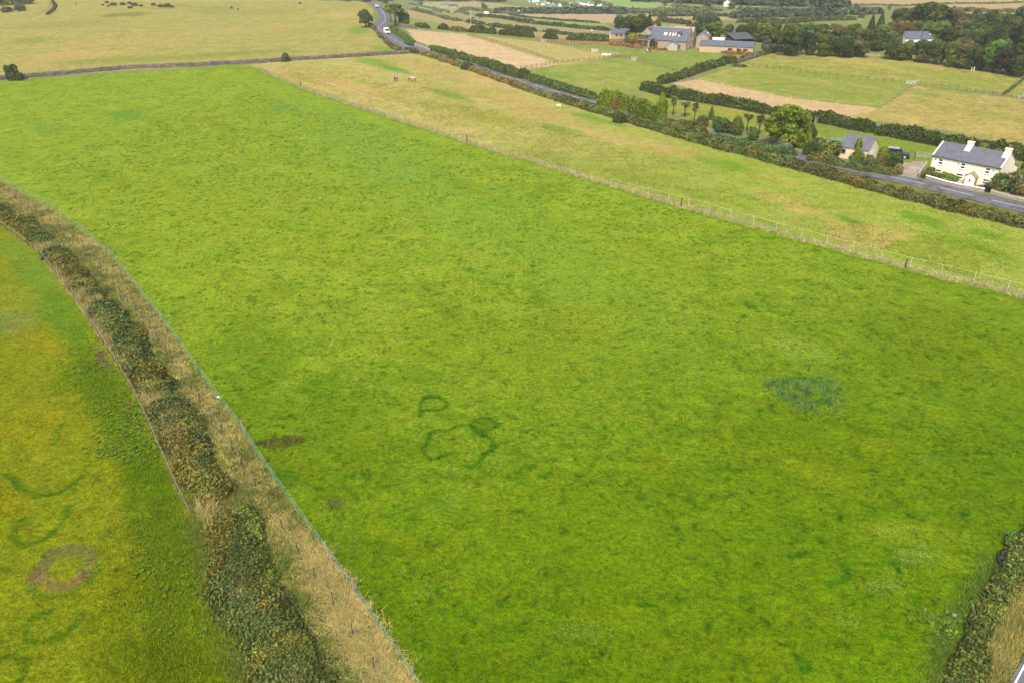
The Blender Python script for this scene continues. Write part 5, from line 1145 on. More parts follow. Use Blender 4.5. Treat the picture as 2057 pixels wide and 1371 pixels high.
# far woods that read as one mass
def wood(px0, px1, yb, depth, n, hgt, seed, label):
    g = np.random.default_rng(seed); P = []; Nn = []; C = []; S_ = []
    for i in range(n):
        f = g.random(); x = px0 + (px1 - px0) * f; p = G(x, yb(f)); p = p + Vector((p.x, p.y, 0)).normalized() * g.uniform(0, depth); z = float(T(p.x, p.y)); r_ = g.uniform(3, 5.5); h = hgt * g.uniform(.7, 1.15)
        m = 60; d = unit(g.normal(0, 1, (m, 3))); d[:, 2] = np.abs(d[:, 2]); q = d * r_; q[:, 2] = d[:, 2] * h * .62 + h * .38 * g.random(m); P.append(q + np.array([p.x, p.y, z])); Nn.append(d); C.append(tints(m, .6, 1.3, .15, g, 1) * g.uniform(.75, 1.25))
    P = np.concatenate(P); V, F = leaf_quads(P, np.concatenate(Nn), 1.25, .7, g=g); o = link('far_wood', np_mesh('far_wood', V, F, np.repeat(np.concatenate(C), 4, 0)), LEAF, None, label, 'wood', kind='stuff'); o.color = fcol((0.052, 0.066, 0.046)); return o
wood(1275, 1520, lambda f: 3 + 9 * f, 60, 320, 7, 1, 'dark wood along the top of the far valley behind the white farmhouse')
wood(1520, 1690, lambda f: 11 + 6 * f, 60, 220, 7, 2, 'dark wood continuing past the narrow white gables')
wood(835, 1010, lambda f: 2.5 + 2 * f, 50, 160, 7, 3, 'wood edge above the pale hay hill')
wood(640, 790, lambda f: 0.5 + 4 * f, 50, 120, 6, 5, 'grey wood beyond the crest of the road')
wood(1480, 1760, lambda f: 37 - 9 * f, 12, 110, 2.6, 6, 'grey scrub belt over the sloping lush field')
wood(1000, 1250, lambda f: 27 + 1.5 * f, 15, 110, 3.2, 7, 'grey scrub belt under the camping field')
# ---------------------------------------------------------------- fences, gates, the long stone wall
def fence(pts, gap, ph, pw, pmat, wires, wr, wmat, name, label, strain=(), jit=0.03, world=False, wname='wire', lean=0.04, cat='fence', tops=None, smat=None, off=0.0):
    """posts along a line on the land with strands between them; every post a part"""
    line = pts if world else poly_world(pts, 2.0); ss = arc(line); n = int(ss[-1] / gap)
    f0 = empty(name, line[0], 0, label, cat); mb = MB(); mb.prism([(pw * .5 * math.cos(t * 1.0472), pw * .5 * math.sin(t * 1.0472)) for t in range(6)], 'z', -.3, ph); pm = mb.mesh('post')
    extra = MB(); sp = [at_s(line, ss, min(range(len(line)), key=lambda i: (line[i] - G(*q)).length) and ss[min(range(len(line)), key=lambda i: (line[i] - G(*q)).length)]) for q in strain]
    ordered = sorted(range(n + 1), key=lambda i: at_s(line, ss, min(i * gap + off, ss[-1])).y)
    for r_, i in enumerate(ordered):
        p = at_s(line, ss, min(i * gap + off, ss[-1])); z = float(T(p.x, p.y)); q = Vector((p.x + random.uniform(-jit, jit), p.y + random.uniform(-jit, jit), z)) - f0.location
        if r_ < 96:
            o = link('post', pm, pmat, f0); o.location = q; o.rotation_euler = (random.uniform(-lean, lean), random.uniform(-lean, lean), random.uniform(0, 3)); o.scale = (1, 1, random.uniform(.92, 1.06))
        else:
            a, b = q.x, q.y; extra.prism([(a + pw * .5 * math.cos(t * 1.57), b + pw * .5 * math.sin(t * 1.57)) for t in range(4)], 'z', q.z - .3, q.z + ph)
    if extra.v: extra.build('post', pmat, f0, kind='stuff')
    for p in sp:
        m2 = MB(); m2.lathe([(.11, -.3), (.11, ph * 1.32), (.08, ph * 1.36)], (0, 0, 0), 8); o = m2.build('straining_post', smat or WOOD_D, f0); o.location = Vector((p.x, p.y, float(T(p.x, p.y)))) - f0.location
    for h in wires:
        w_ = MB(); w_.tube([Vector((p.x, p.y, float(T(p.x, p.y)) + h)) - f0.location for p in line], wr, 4); w_.build(wname, wmat, f0)
    return f0
WIRE = simple('fence_wire', (0.30, 0.29, 0.27), 0.5, 0.1, 2, metal=0.5); TAPE = simple('white_tape', (0.72, 0.70, 0.62), 0.6, 0.1, 2); GNET = simple('green_net', (0.16, 0.34, 0.25), 0.6, 0.2, 2)
LFp = [(500,131),(604,174),(770,228),(938,284),(1155,354),(1368,415),(1590,477),(1818,539),(2057,597),(2230,640)]
fence(LFp, 2.45, 1.05, .085, WOOD, (.3, .6, .92), .014, WIRE, 'wire_fence', 'long wire fence between the green field and the horse pasture', strain=[(604,175),(938,285),(1368,416),(1818,540)], smat=WOOD_D)
tl = [p + Vector((.25, .35, 0)) for p in poly_world([(1225,376),(1368,413),(1590,475),(1818,536),(2057,594),(2200,630)], 2.0)]
fence(tl, 4.1, 1.45, .06, WOOD_P, (1.4,), .009, TAPE, 'tape_fence', 'pale tape fence on taller white posts beside the long wire fence', world=True, wname='tape')
tl = poly_world([(515,128),(580,150),(660,180),(760,214),(830,236)], 2.0)
fence([p + Vector((1.0, 1.6, 0)) for p in tl], 7.0, 1.3, .06, WOOD_P, (1.15,), .012, TAPE, 'tape_fence', 'thin tape fence on pale stakes at the tan top of the horse pasture', world=True, wname='tape')
for k, pts in enumerate([[(655,133),(760,148),(860,152)], [(800,160),(812,170),(770,185)]]):
    fence(pts, 9, 1.2, .06, WOOD_P, (1.05,), .01, TAPE, 'tape_fence', ['faint tape fence crossing the pasture above the horses', 'short tape fence by the rugged horses'][k], wname='tape')
NFp = [(-90,325),(0,363),(30,381),(100,418),(172,469),(222,513),(330,649),(441,804),(490,869),(540,948),(605,1040),(712,1190),(832,1369),(930,1520)]
NF = fence(NFp, 2.55, 1.1, .10, WOOD, (.06, .3, .52, .74, .96, 1.05), .006, GNET, 'net_fence', 'green netted stock fence along the edge of the big green field', wname='net_strand', strain=[(172,470),(222,514),(490,870),(712,1192)], smat=WOOD)
of = [p + Vector((-1.6, -.7, 0)) for p in poly_world([(30,383),(172,472),(330,652),(490,872),(605,1042),(712,1192),(832,1371)], 2.0)]
fence(of, 3.3, 1.15, .085, WOOD_D, (.9,), .008, WIRE, 'old_fence', 'older sagging wire fence on dark posts in the dry grass', world=True, lean=.12)
RFp = [(-70,425),(8,458),(80,512),(150,598),(196,670),(268,788),(302,860),(345,958),(384,1043)]
RF = fence(RFp, 2.5, .95, .09, WOOD_D, (.5,), .014, WOOD_D, 'rail_fence', 'low weathered rail fence between the bramble band and the golden grass', wname='wire')
rl_ = poly_world(RFp, 2.2)
for k in range(len(rl_) - 1):
    a, b = rl_[k], rl_[k + 1]; m_ = MB(); m_.tube([Vector((a.x, a.y, float(T(a.x, a.y)) + .92 + random.uniform(-.05, .05))) - RF.location, Vector((b.x, b.y, float(T(b.x, b.y)) + .92 + random.uniform(-.05, .05))) - RF.location], .04, 5)
    if k < 98: m_.build('rail', simple('rail_wood', (.20, .16, .10), .85, .3, 4) if k == 0 else bpy.data.materials['rail_wood'], RF)
WOOD_M = simple('rail_post_wood', (0.13, 0.10, 0.07), 0.9, 0.25, 5)
def rail_fence(pts, label, rails=(.45, .95), gap=2.0, mat=None):
    return fence(pts, gap, 1.2, .18, mat or WOOD_M, rails, .045, mat or WOOD_M, 'post_and_rail_fence', label, wname='rail')
rail_fence([(941,73),(1000,88),(1060,106),(1121,127)], 'post and rail fence down the middle of the tan hay field')
rail_fence([(1046,139),(1085,135),(1121,127.6),(1180,123),(1245,117)], 'post and rail fence from the road hedge to the paddock corner')
rail_fence([(1094,86),(1150,96.5),(1186,105)], 'post and rail fence below the rusty bracken')
rail_fence([(1201,107),(1245,117),(1267,122)], 'short post and rail run between two pale gates')
rail_fence([(1279,125),(1310,133),(1345,142),(1372,149)], 'post and rail fence running down to the dark climbing hedge')
fence([(1186,104),(1240,103),(1290,100),(1345,99)], 2.2, 1.1, .09, WOOD, (.5, 1.0), .02, WIRE, 'wire_fence', 'grey wire fence behind the brown and the piebald horses')
fence([(1500,133),(1560,140),(1640,150),(1740,160),(1820,168)], 2.3, 1.2, .17, WOOD_M, (.55, 1.05), .03, WOOD_M, 'post_and_rail_fence', 'post fence crossing the big right-hand paddock above the lush grass', wname='rail')
fence([(1842,171),(1950,186),(2010,194),(2110,206)], 2.3, 1.2, .17, WOOD_M, (.55, 1.05), .03, WOOD_M, 'post_and_rail_fence', 'weathered post fence along the top of the tan field behind the cottage', wname='rail')
fence([(1558,112),(1640,110),(1700,112),(1780,117),(1830,122),(1940,137),(2000,146),(2060,152),(2130,162)], 2.6, 1.2, .11, WOOD, (.6, 1.1), .025, WOOD_P, 'post_and_rail_fence', 'fence along the foot of the wood edge', wname='rail')
fence([(1590,116),(1680,124),(1760,129),(1800,130)], 3.0, 1.1, .07, WOOD, (.9,), .012, WIRE, 'wire_fence', 'faint wire fence parallel to the wood edge')
fence([(2010,194),(2035,176),(2062,154)], 2.0, 1.2, .1, WOOD, (.5, 1.0), .02, WIRE, 'wire_fence', 'overgrown wire fence at the paddock corner by the purple-black tree')
hedge([(2014,192),(2036,176),(2060,156)], .7, .8, .22, (0.075,0.10,0.04), 'strip of weeds growing up the wire at the paddock corner', 'weed_strip', 'weeds')
fence([(1397,161),(1440,172),(1520,190),(1600,203),(1680,212),(1765,220)], 6.0, 1.2, .06, WOOD_P, (1.15,), .01, TAPE, 'tape_fence', 'white tape fence along the tan strip below the paddock', wname='tape')
fence([(1765,220),(1800,196),(1832,173)], 3.5, 1.1, .07, WOOD, (.6, 1.1), .02, WIRE, 'wire_fence', 'pale wire fence between the tan strip and the tan field')
fence([(846,36),(900,49),(960,60),(1040,72),(1085,76)], 3.2, 1.2, .1, WOOD, (1.0,), .02, WIRE, 'wire_fence', 'thin post fence along the far green strip by the roadside pines')
fence([(0,39),(25,37.5),(45,35.5),(68,31.5),(85,27),(98,19),(102,8)], 3.4, 1.2, .12, WOOD, (1.05,), .025, WOOD, 'wire_fence', 'post fence bending round the hill track')
hedge([(96,30),(108,20),(112,12),(106,4)], .8, 1.6, .3, (0.06,0.058,0.035), 'dark bank on the outer bend of the hill track', 'track_bank', 'hedge')
def gate(x, y, L, ang, mat, label, h=1.15, lean=0.0):
    o = empty('field_gate', G(x, y), R(ang), label, 'gate'); m_ = MB()
    for k in range(5): m_.tube([(0, 0, .2 + k * (h - .2) / 4), (L, 0, .2 + k * (h - .2) / 4)], .028, 5)
    for x_ in (0, L / 2, L): m_.tube([(x_, 0, .15), (x_, 0, h + .02)], .035, 5)
    m_.tube([(0, 0, .2), (L, 0, h)], .02, 5); f = m_.build('gate_frame', mat, o); f.rotation_euler = (lean, 0, 0)
    for x_ in (-.12, L + .12): p = MB(); p.lathe([(.09, -.3), (.09, h + .2), (.05, h + .25)], (x_, 0, 0), 8); p.build('gatepost', WOOD, o)
    return o
GALV = simple('pale_galvanised', (0.50, 0.52, 0.50), 0.5, 0.1, 3, metal=0.2); GGRN = simple('faded_green_paint', (0.36, 0.46, 0.36), 0.6, 0.15, 3)
gate(1086, 86, 2.4, -14, METAL, 'grey gate at the bracken end of the paddock fence', 1.3); gate(1187, 105.5, 2.8, -12, METAL, 'long grey gate in the paddock fence above the white trough'); gate(1268, 123.5, 2.0, -18, METAL, 'pale grey gate beside the paddock corner post', 1.5)
gate(1819, 169.5, 3.6, -10, METAL, 'wide grey gate where the paddock fences meet'); gate(1840, 316, 3.4, -38, GGRN, 'faded green field gate next to the cottage'); gate(1786, 275, 1.6, 25, GALV, 'small silver gate propped against the thorn hedge', 1.3, .2); gate(1637, 248, 1.8, 20, GALV, 'silver hurdle by the gap in the thorn hedge near the cypresses', 1.3, .15)
def post_thing(x, y, h, r_, mat, label, name='gatepost'):
    m_ = MB(); m_.lathe([(r_, -.2), (r_, h), (r_ * .6, h + .06)], (0, 0, 0), 8); m_.build(name, mat, None, label=label, cat='post').location = G(x, y)
post_thing(1956, 143, 1.2, .16, WOOD_P, 'white stone gatepost at the wood edge'); post_thing(1951, 143, 1.0, .15, WOOD_P, 'pale stump of a post next to the white gatepost'); post_thing(1871, 122, 1.2, .15, WHITE, 'white post under the wood edge trees'); post_thing(1252, 241, .8, .1, WHITE, 'little white marker post under the dark blackthorn thicket', 'marker_post')
post_thing(1836, 321, 1.3, .1, WOOD_D, 'dark gatepost at the corner of the gravel drive'); post_thing(1584, 291, 1.1, .08, WHITE, 'white sign post beside the grey-green shrub', 'marker_post')
# trough and small farm oddments
def trough(x, y, L, ang, mat, label):
    m_ = MB(); b = .4
    m_.prism([(-b, 0), (b, 0), (b + .12, .55), (b, .55), (b - .05, .12), (-b + .05, .12), (-b, .55), (-b - .12, .55)], 'x', -L / 2, L / 2); o = m_.build('trough', mat, None, label=label, cat='trough'); o.location = G(x, y); o.rotation_euler = (0, 0, R(ang))
trough(1218, 111, 3.2, -22, WHITE, 'long white trough lying in the wedge of tan grass'); trough(2053, 196, 3.4, 40, GREYB, 'grey concrete trough at the edge of the tan field'); trough(1300, 183, 2.0, 10, GREYB, 'stone rubble heap at the end of the thorn hedge')
# the long dry-stone wall
DRY = stone('dry_stone', (0.19, 0.15, 0.12), (0.07, 0.055, 0.045), (0.03, 0.025, 0.02), 1.4)
wl = poly_world([(-70,166),(0,161),(120,151),(250,139),(380,134),(500,127.5),(640,119),(760,111),(822,107)], 0.9)
DW = wall_line(wl, 1.15, .75, DRY, None, 'stone_wall', 'long dark dry-stone wall across the foot of the hill pasture', .16, 9)
g = np.random.default_rng(4); cb = MB()
for i, p in enumerate(wl):
    for k in range(2):
        x, y = p.x + g.uniform(-.35, .35), p.y + g.uniform(-.2, .2); z = float(T(p.x, p.y)) + 1.08 + g.uniform(-.08, .12); a, b, c_ = g.uniform(.14, .3), g.uniform(.14, .26), g.uniform(.1, .24); cb.prism([(x - a, z), (x + a * .9, z), (x + a * g.uniform(.5, 1), z + c_), (x - a * g.uniform(.5, 1), z + c_)], 'y', y - b, y + b)
cb.build('coping_stone', stone('coping_lichen', (0.25, 0.21, 0.17), (0.085, 0.07, 0.055), (0.1, 0.085, 0.07), 1.5), DW)
wl2 = poly_world([(832,92),(845,96),(858,101),(866,103)], .9); wall_line(wl2, 1.0, .7, stone('grey_stone', (0.36, 0.32, 0.28), (0.2, 0.17, 0.15), (0.12, 0.1, 0.09), 2.4), None, 'stone_wall', 'short grey stone wall on the far side of the road by the hay field', .15, 3)
wl2 = poly_world([(796,53),(815,55),(836,57)], .9); wall_line(wl2, 1.3, .8, DRY, None, 'stone_wall', 'stub of dark wall under the squat roadside tree', .15, 6)
wl2 = poly_world([(1478,128),(1500,121),(1520,115)], .9); wall_line(wl2, 1.0, .9, DRY, None, 'stone_wall', 'stone bank under the grey-green hedge near the stable', .15, 7)

# ---------------------------------------------------------------- animals
def skin_mesh(name, nodes, edges, lvl=2):
    me = bpy.data.meshes.new(name); me.from_pydata([n[0] for n in nodes], edges, []); o = bpy.data.objects.new(name, me); COL.objects.link(o)
    sk = o.modifiers.new('s', 'SKIN'); sk.use_smooth_shade = True
    for v, n in zip(me.skin_vertices[0].data, nodes): v.radius = n[1] if isinstance(n[1], tuple) else (n[1], n[1])
    me.skin_vertices[0].data[0].use_root = True
    o.modifiers.new('u', 'SUBSURF').levels = lvl
    dg = bpy.context.evaluated_depsgraph_get(); m2 = bpy.data.meshes.new_from_object(o.evaluated_get(dg)); m2.name = name; m2.materials.clear()
    bpy.data.objects.remove(o); bpy.data.meshes.remove(me); return m2
def horse_mesh(name, graze=True, stocky=1.0):
    k = stocky
    nd = [((0, 0, 1.12), (.27 * k, .30)), ((-.42, 0, 1.15), (.26 * k, .30)), ((-.72, 0, 1.12), (.22 * k, .25)), ((.38, 0, 1.10), (.25 * k, .31)), ((.66, 0, 1.14), (.19 * k, .26))]
    ed = [(0, 1), (1, 2), (0, 3), (3, 4)]
    def add(p, r_, par): nd.append((p, r_)); ed.append((par, len(nd) - 1)); return len(nd) - 1
    if graze: n = add((.95, 0, .92), (.10, .17), 4); n = add((1.15, 0, .62), (.085, .13), n); n = add((1.22, 0, .42), (.085, .12), n); n = add((1.36, 0, .2), (.06, .075), n); n = add((1.44, 0, .06), (.05, .055), n)
    else: n = add((.92, 0, 1.40), (.10, .17), 4); n = add((1.12, 0, 1.66), (.08, .12), n); n = add((1.26, 0, 1.66), (.085, .11), n); n = add((1.46, 0, 1.48), (.06, .07), n); n = add((1.56, 0, 1.38), (.05, .055), n)
    for sy in (-1, 1):
        n = add((.55, .15 * sy, .80), .105, 3); n = add((.57, .15 * sy, .45), .06, n); n = add((.56, .15 * sy, .10), .045, n); add((.60, .15 * sy, .03), .06, n)
        n = add((-.66, .16 * sy, .82), .14, 2); n = add((-.58, .16 * sy, .66), .10, n); n = add((-.78, .16 * sy, .46), .06, n); n = add((-.74, .16 * sy, .10), .045, n); add((-.70, .16 * sy, .03), .06, n)
    n = add((-.92, 0, 1.12), .06, 2); n = add((-1.0, 0, .8), .06, n); add((-1.0, 0, .45), .03, n)
    return skin_mesh(name, nd, ed, 1)
def coat(name, c1, c2=None, thr=.5, sc=1.1):
    m, nt, b = mat_new(name); tc = N(nt, 'ShaderNodeTexCoord').outputs['Object']
    if c2 is None: c = mix(nt, c1, [x * .6 for x in c1], noise(nt, 2, 3, .5, tc).outputs['Fac'])
    else: c = mix(nt, c1, c2, ramp(nt, noise(nt, sc, 1.5, .5, tc).outputs['Fac'], [(thr - .02, 0.), (thr + .02, 1.)]).outputs['Color'])
    nt.links.new(c, b.inputs['Base Color']); b.inputs['Roughness'].default_value = .7; return m
HM = {True: horse_mesh('horse', True, 1.1), False: horse_mesh('horse', False, 1.1)}
def horse(x, y, ang, mat, label, graze=True, sc=1.0, rug=None):
    me = HM[graze].copy(); o = link('horse', me, mat, None, label, 'horse'); o.location = G(x, y); o.rotation_euler = (0, 0, R(ang)); o.scale = (sc, sc, sc)
    mm = MB()
    if graze: mm.prism([(.70, 1.42), (1.0, 1.08), (1.24, .72), (1.26, .55), (1.06, .62), (.78, 1.15)], 'y', -.05, .05)
    else: mm.prism([(.72, 1.40), (.98, 1.68), (1.14, 1.82), (1.18, 1.72), (1.0, 1.5), (.8, 1.3)], 'y', -.05, .05)
    mm.build('mane', BLACK, o)
    if rug:
        r_ = MB(); N_ = 9
        prof = [(x_, [(.36 * math.cos(t) * (1.08 if -.6 < x_ < .5 else .95), .98 + (.44 + .03 * math.cos(x_ * 3)) * math.sin(t) if math.sin(t) > 0 else .98 + .5 * math.sin(t)) for t in [math.pi * (-.15 + 1.3 * i / (N_ - 1)) for i in range(N_)]]) for x_ in (-.98, -.8, -.4, 0, .4, .62, .74)]
        for x_, pr_ in prof: r_.v += [(x_, a, b) for a, b in pr_]
        for i in range(len(prof) - 1):
            for j in range(N_ - 1): r_.f.append((i * N_ + j, i * N_ + j + 1, (i + 1) * N_ + j + 1, (i + 1) * N_ + j))
        q = r_.build('rug', rug, o, smooth=True); sm = q.modifiers.new('t', 'SOLIDIFY'); sm.thickness = .03
    return o
RUG = simple('cream_rug', (0.40, 0.31, 0.24), 0.9, 0.12, 2)
DB = coat('dark_brown_coat', (0.06, 0.035, 0.022)); PB = coat('piebald_coat', (0.02, 0.018, 0.017), (0.75, 0.72, 0.68), .5); CH = coat('chestnut_coat', (0.26, 0.11, 0.045)); PB2 = coat('skewbald_coat', (0.06, 0.035, 0.025), (0.7, 0.66, 0.6), .52)
horse(829, 164, 178, DB, 'dark grazing horse in a cream rug seen side-on in the tan pasture', True, 1.02, RUG); horse(796, 163, 250, DB, 'rugged dark horse grazing toward the fence next to the side-on one', True, 1.0, RUG)
horse(1279, 101.5, 190, CH, 'chestnut horse standing by the grey wire fence', False); horse(1302, 107, 195, PB, 'piebald horse grazing below the farmhouse balcony', True, 1.05)
horse(950, 40, 160, DB, 'dark horse with head down in the olive far field'); horse(966, 38.5, 20, DB, 'second dark horse higher up the olive far field', False); horse(1068, 49, 200, PB2, 'brown and white horse beside the far hedge', False); horse(1051, 62, 150, CH, 'reddish horse under the rust-tinged hedge segment'); horse(1072, 40, 30, PB2, 'small spotted horse near the pink stubble', True, .7)
def sheep(x, y, ang, label):
    nd = [((0, 0, .62), (.28, .27)), ((.3, 0, .66), (.24, .25)), ((-.3, 0, .62), (.26, .25)), ((.52, 0, .70), .12), ((.68, 0, .58), .085)]; ed = [(0, 1), (0, 2), (1, 3), (3, 4)]
    for a, sy in ((1, -1), (1, 1), (2, -1), (2, 1)):
        nd.append(((nd[a][0][0], .14 * sy, .32), .07)); ed.append((a, len(nd) - 1)); nd.append(((nd[a][0][0], .14 * sy, .03), .045)); ed.append((len(nd) - 2, len(nd) - 1))
    o = link('sheep', skin_mesh('sheep', nd, ed, 1), coat('fleece' + label[:5], (0.72, 0.68, 0.6), (0.08, 0.07, 0.06), .72), None, label, 'sheep'); o.location = G(x, y); o.rotation_euler = (0, 0, R(ang)); return o
sheep(1189, 64, 170, 'single white sheep in the strip below the lush green field'); sheep(1123, 217, 200, 'white animal lying alone beside the straggling road hedge').scale = (1.25, 1.25, 1.1)

# ---------------------------------------------------------------- vehicles
def vehicle(x, y, ang, L, W, H, body_c, label, cat, kind='suv', name='parked_car'):
    o = empty(name, G(x, y, .1), R(ang), label, cat); bm_ = simple(name + '_paint_' + kind, body_c, .3, .05, 2, spec=.6); h = W / 2
    if kind == 'suv': low = [(-L / 2, .42), (L / 2 - .1, .42), (L / 2, .55), (L / 2, .86), (L / 2 - .15, 1.02), (.75, 1.10), (-L / 2, 1.10)]; top = [(-L / 2 + .06, 1.103), (.80, 1.103), (.35, H - .1), (.2, H), (-L / 2 + .2, H), (-L / 2 + .08, H - .12)]
    elif kind == 'van': low = [(-L / 2, .35), (L / 2 - .08, .35), (L / 2, .5), (L / 2, .95), (L / 2 - .1, 1.1), (L / 2 - .75, 1.2), (-L / 2, 1.2)]; top = [(-L / 2, 1.203), (L / 2 - .72, 1.203), (L / 2 - 1.3, H - .08), (L / 2 - 1.5, H), (-L / 2 + .1, H), (-L / 2, H - .1)]
    else: low = [(-L / 2, .32), (L / 2 - .1, .32), (L / 2, .5), (L / 2 - .02, .72), (L / 2 - .2, .85), (.85, .95), (-L / 2, .95)]; top = [(-L / 2 + .15, .953), (.85, .953), (.1, H - .04), (-.2, H), (-1.2, H), (-L / 2 + .5, H - .08)]
    a = MB(); a.prism(low, 'y', -h, h); a.build('body', bm_, o, bevel=.045)
    a = MB(); a.prism(top, 'y', -h + .09, h - .09); cb_ = a.build('cabin', bm_, o, bevel=.05)
    z0, z1 = top[0][1] + .06, H - .2
    xs = [(-L / 2 + .25, -L / 2 + 1.05), (-L / 2 + 1.15, -.35), (-.27, .42)] if kind != 'van' else [(L / 2 - 2.1, L / 2 - 1.35)]
    if kind == 'car': xs = [(-1.5, -.35), (-.27, .45)]
    for sy in (-1, 1):
        for x0, x1 in xs:
            w_ = MB(); ya = (h - .092) * sy; yb = (h - .075) * sy; w_.prism([(x0, z0), (x1 + (.12 if x1 > .3 else 0), z0), (x1 - (.05 if x1 > .3 else 0), z1), (x0, z1)], 'y', min(ya, yb), max(ya, yb)); w_.build('window', GLASS, o)
    (xa, za), (xb, zb) = (top[1], top[2]); dx, dz = xb - xa, zb - za; n_ = Vector((-dz, 0, dx)) * -1; n_.normalize()
    w_ = MB(); q = [(xa + dx * f + n_.x * .012, s_ * (h - .17), za + dz * f + n_.z * .012) for f, s_ in ((.08, -1), (.08, 1), (.93, 1), (.93, -1))]
    w_.v = q + [(p[0] - n_.x * .03, p[1], p[2] - n_.z * .03) for p in q]; w_.f = [(0, 1, 2, 3), (7, 6, 5, 4), (0, 4, 5, 1), (1, 5, 6, 2), (2, 6, 7, 3), (3, 7, 4, 0)]; w_.build('windscreen', GLASS, o)
    for sx in (-1, 1):
        for sy in (-1, 1):
            r_ = .38 if kind == 'suv' else .33; cx = sx * (L / 2 - .85); t = MB(); t.prism([(cx + r_ * math.cos(k * .3927), r_ + r_ * math.sin(k * .3927)) for k in range(16)], 'y', *sorted((sy * (h - .2), sy * (h + .03)))); wo = t.build('wheel', BLACK, o)
            t = MB(); t.prism([(cx + r_ * .6 * math.cos(k * .524), r_ + r_ * .6 * math.sin(k * .524)) for k in range(12)], 'y', *sorted((sy * (h + .031), sy * (h + .05)))); t.build('rim', GALV, wo)
    for sy in (-1, 1): t = MB(); t.box(L / 2 - .06, L / 2 + .02, sy * (h - .25) - .14, sy * (h - .25) + .14, .66 if kind != 'van' else .72, .84 if kind != 'van' else .92); t.build('headlight', WHITE, o)
    t = MB(); t.box(L / 2 - .1, L / 2 + .06, -h + .05, h - .05, .36, .52); t.build('bumper', BLACK, o); t = MB(); t.box(L / 2 - .03, L / 2 + .03, -.45, .45, .58, .8); t.build('grille', BLACK, o)
    if kind == 'suv': t = MB(); t.prism([(k_, z_) for k_, z_ in ((-.38, -.38), (.38, -.38), (.38, .38), (-.38, .38))], 'x', -L / 2 - .2, -L / 2 - .01); sw = t.build('spare_wheel', GALV, o, bevel=.1); sw.location = (0, 0, .95)
    if kind == 'suv': t = MB(); t.box(-L / 2 + .25, .15, -h + .2, h - .2, H + .003, H + .03); t.build('roof_highlight', simple('highlight_grey', (.42, .43, .45), .35, .05, 2, metal=.3), o)  # pale slab standing in for the grey highlight on the roof
    return o
vehicle(1802, 316, -28, 4.6, 1.85, 1.85, (0.018, 0.022, 0.035), 'dark off-road vehicle parked on the grass behind the cottage bushes', 'car', 'suv')
vdir = (G(790,78) - G(771,66)); vehicle(777, 68, math.degrees(math.atan2(vdir.y, vdir.x)), 4.9, 1.95, 2.25, (0.78, 0.77, 0.74), 'white van driving down the road below the bend', 'van', 'van', 'white_van')
vdir = (G(766,21) - G(757,13)); vehicle(757.5, 15, math.degrees(math.atan2(vdir.y, vdir.x)), 4.2, 1.75, 1.55, (0.72, 0.70, 0.66), 'pale car coming over the crest of the road', 'car', 'car', 'pale_car')
def caravan(x, y, ang, label, L=5.0):
    o = empty('caravan', G(x, y), R(ang), label, 'caravan'); a = MB(); a.prism([(-L / 2, .5), (L / 2, .5), (L / 2 + .1, 1.2), (L / 2 - .25, 2.4), (-L / 2 + .2, 2.4), (-L / 2 - .08, 1.2)], 'y', -1.05, 1.05); a.build('body', WHITE, o, bevel=.08)
    for x_ in (-1.4, .3): w_ = MB(); w_.box(x_, x_ + 1.0, -1.08, -1.04, 1.3, 1.9); w_.build('window', GLASS, o)
    for sy in (-1, 1): t = MB(); t.prism([(.3 * math.cos(k * .524), .3 + .3 * math.sin(k * .524)) for k in range(12)], 'y', sy * .95 - .08, sy * .95 + .08); t.build('wheel', BLACK, o)
    return o
caravan(977, 29, -8, 'white caravan at the end of the far hedgerow').scale = (.6, .6, .7)
m_ = MB(); m_.lathe([(2.4, 0), (2.3, .9), (1.2, 2.3), (.12, 3.3), (.02, 3.5)], (0, 0, 0), 14); m_.build('bell_tent', WHITE, None, True, label='white bell tent on the top edge of the pink stubble', cat='tent').location = G(1042, 28.5); bpy.data.objects['bell_tent'].scale = (.62, .62, .75)
# ---- the camping field: each tent a thing of its own
g = np.random.default_rng(21)
TM = {}
def tent_proto(k):
    m_ = MB()
    if k == 0:
        for i in range(5):
            t = i / 4 * math.pi / 2
        m_.lathe([(1.6, 0), (1.5, .6), (1.15, 1.15), (.6, 1.5), (.05, 1.62)], (0, 0, 0), 10)
    elif k == 1: m_.prism([(-1.3, 0), (1.3, 0), (0, 1.7)], 'y', -1.7, 1.7)
    elif k == 2: m_.prism([(1.35 * math.cos(t * math.pi / 8), 1.75 * math.sin(t * math.pi / 8)) for t in range(9)], 'y', -2.4, 2.4)
    else: m_.prism([(-1.1, .4), (1.1, .4), (1.15, 1.3), (.95, 2.2), (-.95, 2.2), (-1.15, 1.3)], 'y', -2.3, 2.3); m_.box(-.9, .9, -1.6, -1.1, .0, .4); m_.box(-.9, .9, .8, 1.3, 0, .4)
    return m_.mesh('tent', k in (0, 2))
TCOL = [('white', (.75, .74, .70)), ('teal', (.14, .34, .30)), ('pale green', (.36, .48, .36)), ('cream', (.62, .56, .44)), ('grey', (.38, .40, .42)), ('faded blue', (.25, .34, .42))]
TMAT = [simple('canvas_' + n.replace(' ', '_'), c, .8, .08, 2) for n, c in TCOL]; seen = []
KN = ['dome tent', 'ridge tent', 'tunnel tent', 'caravan']
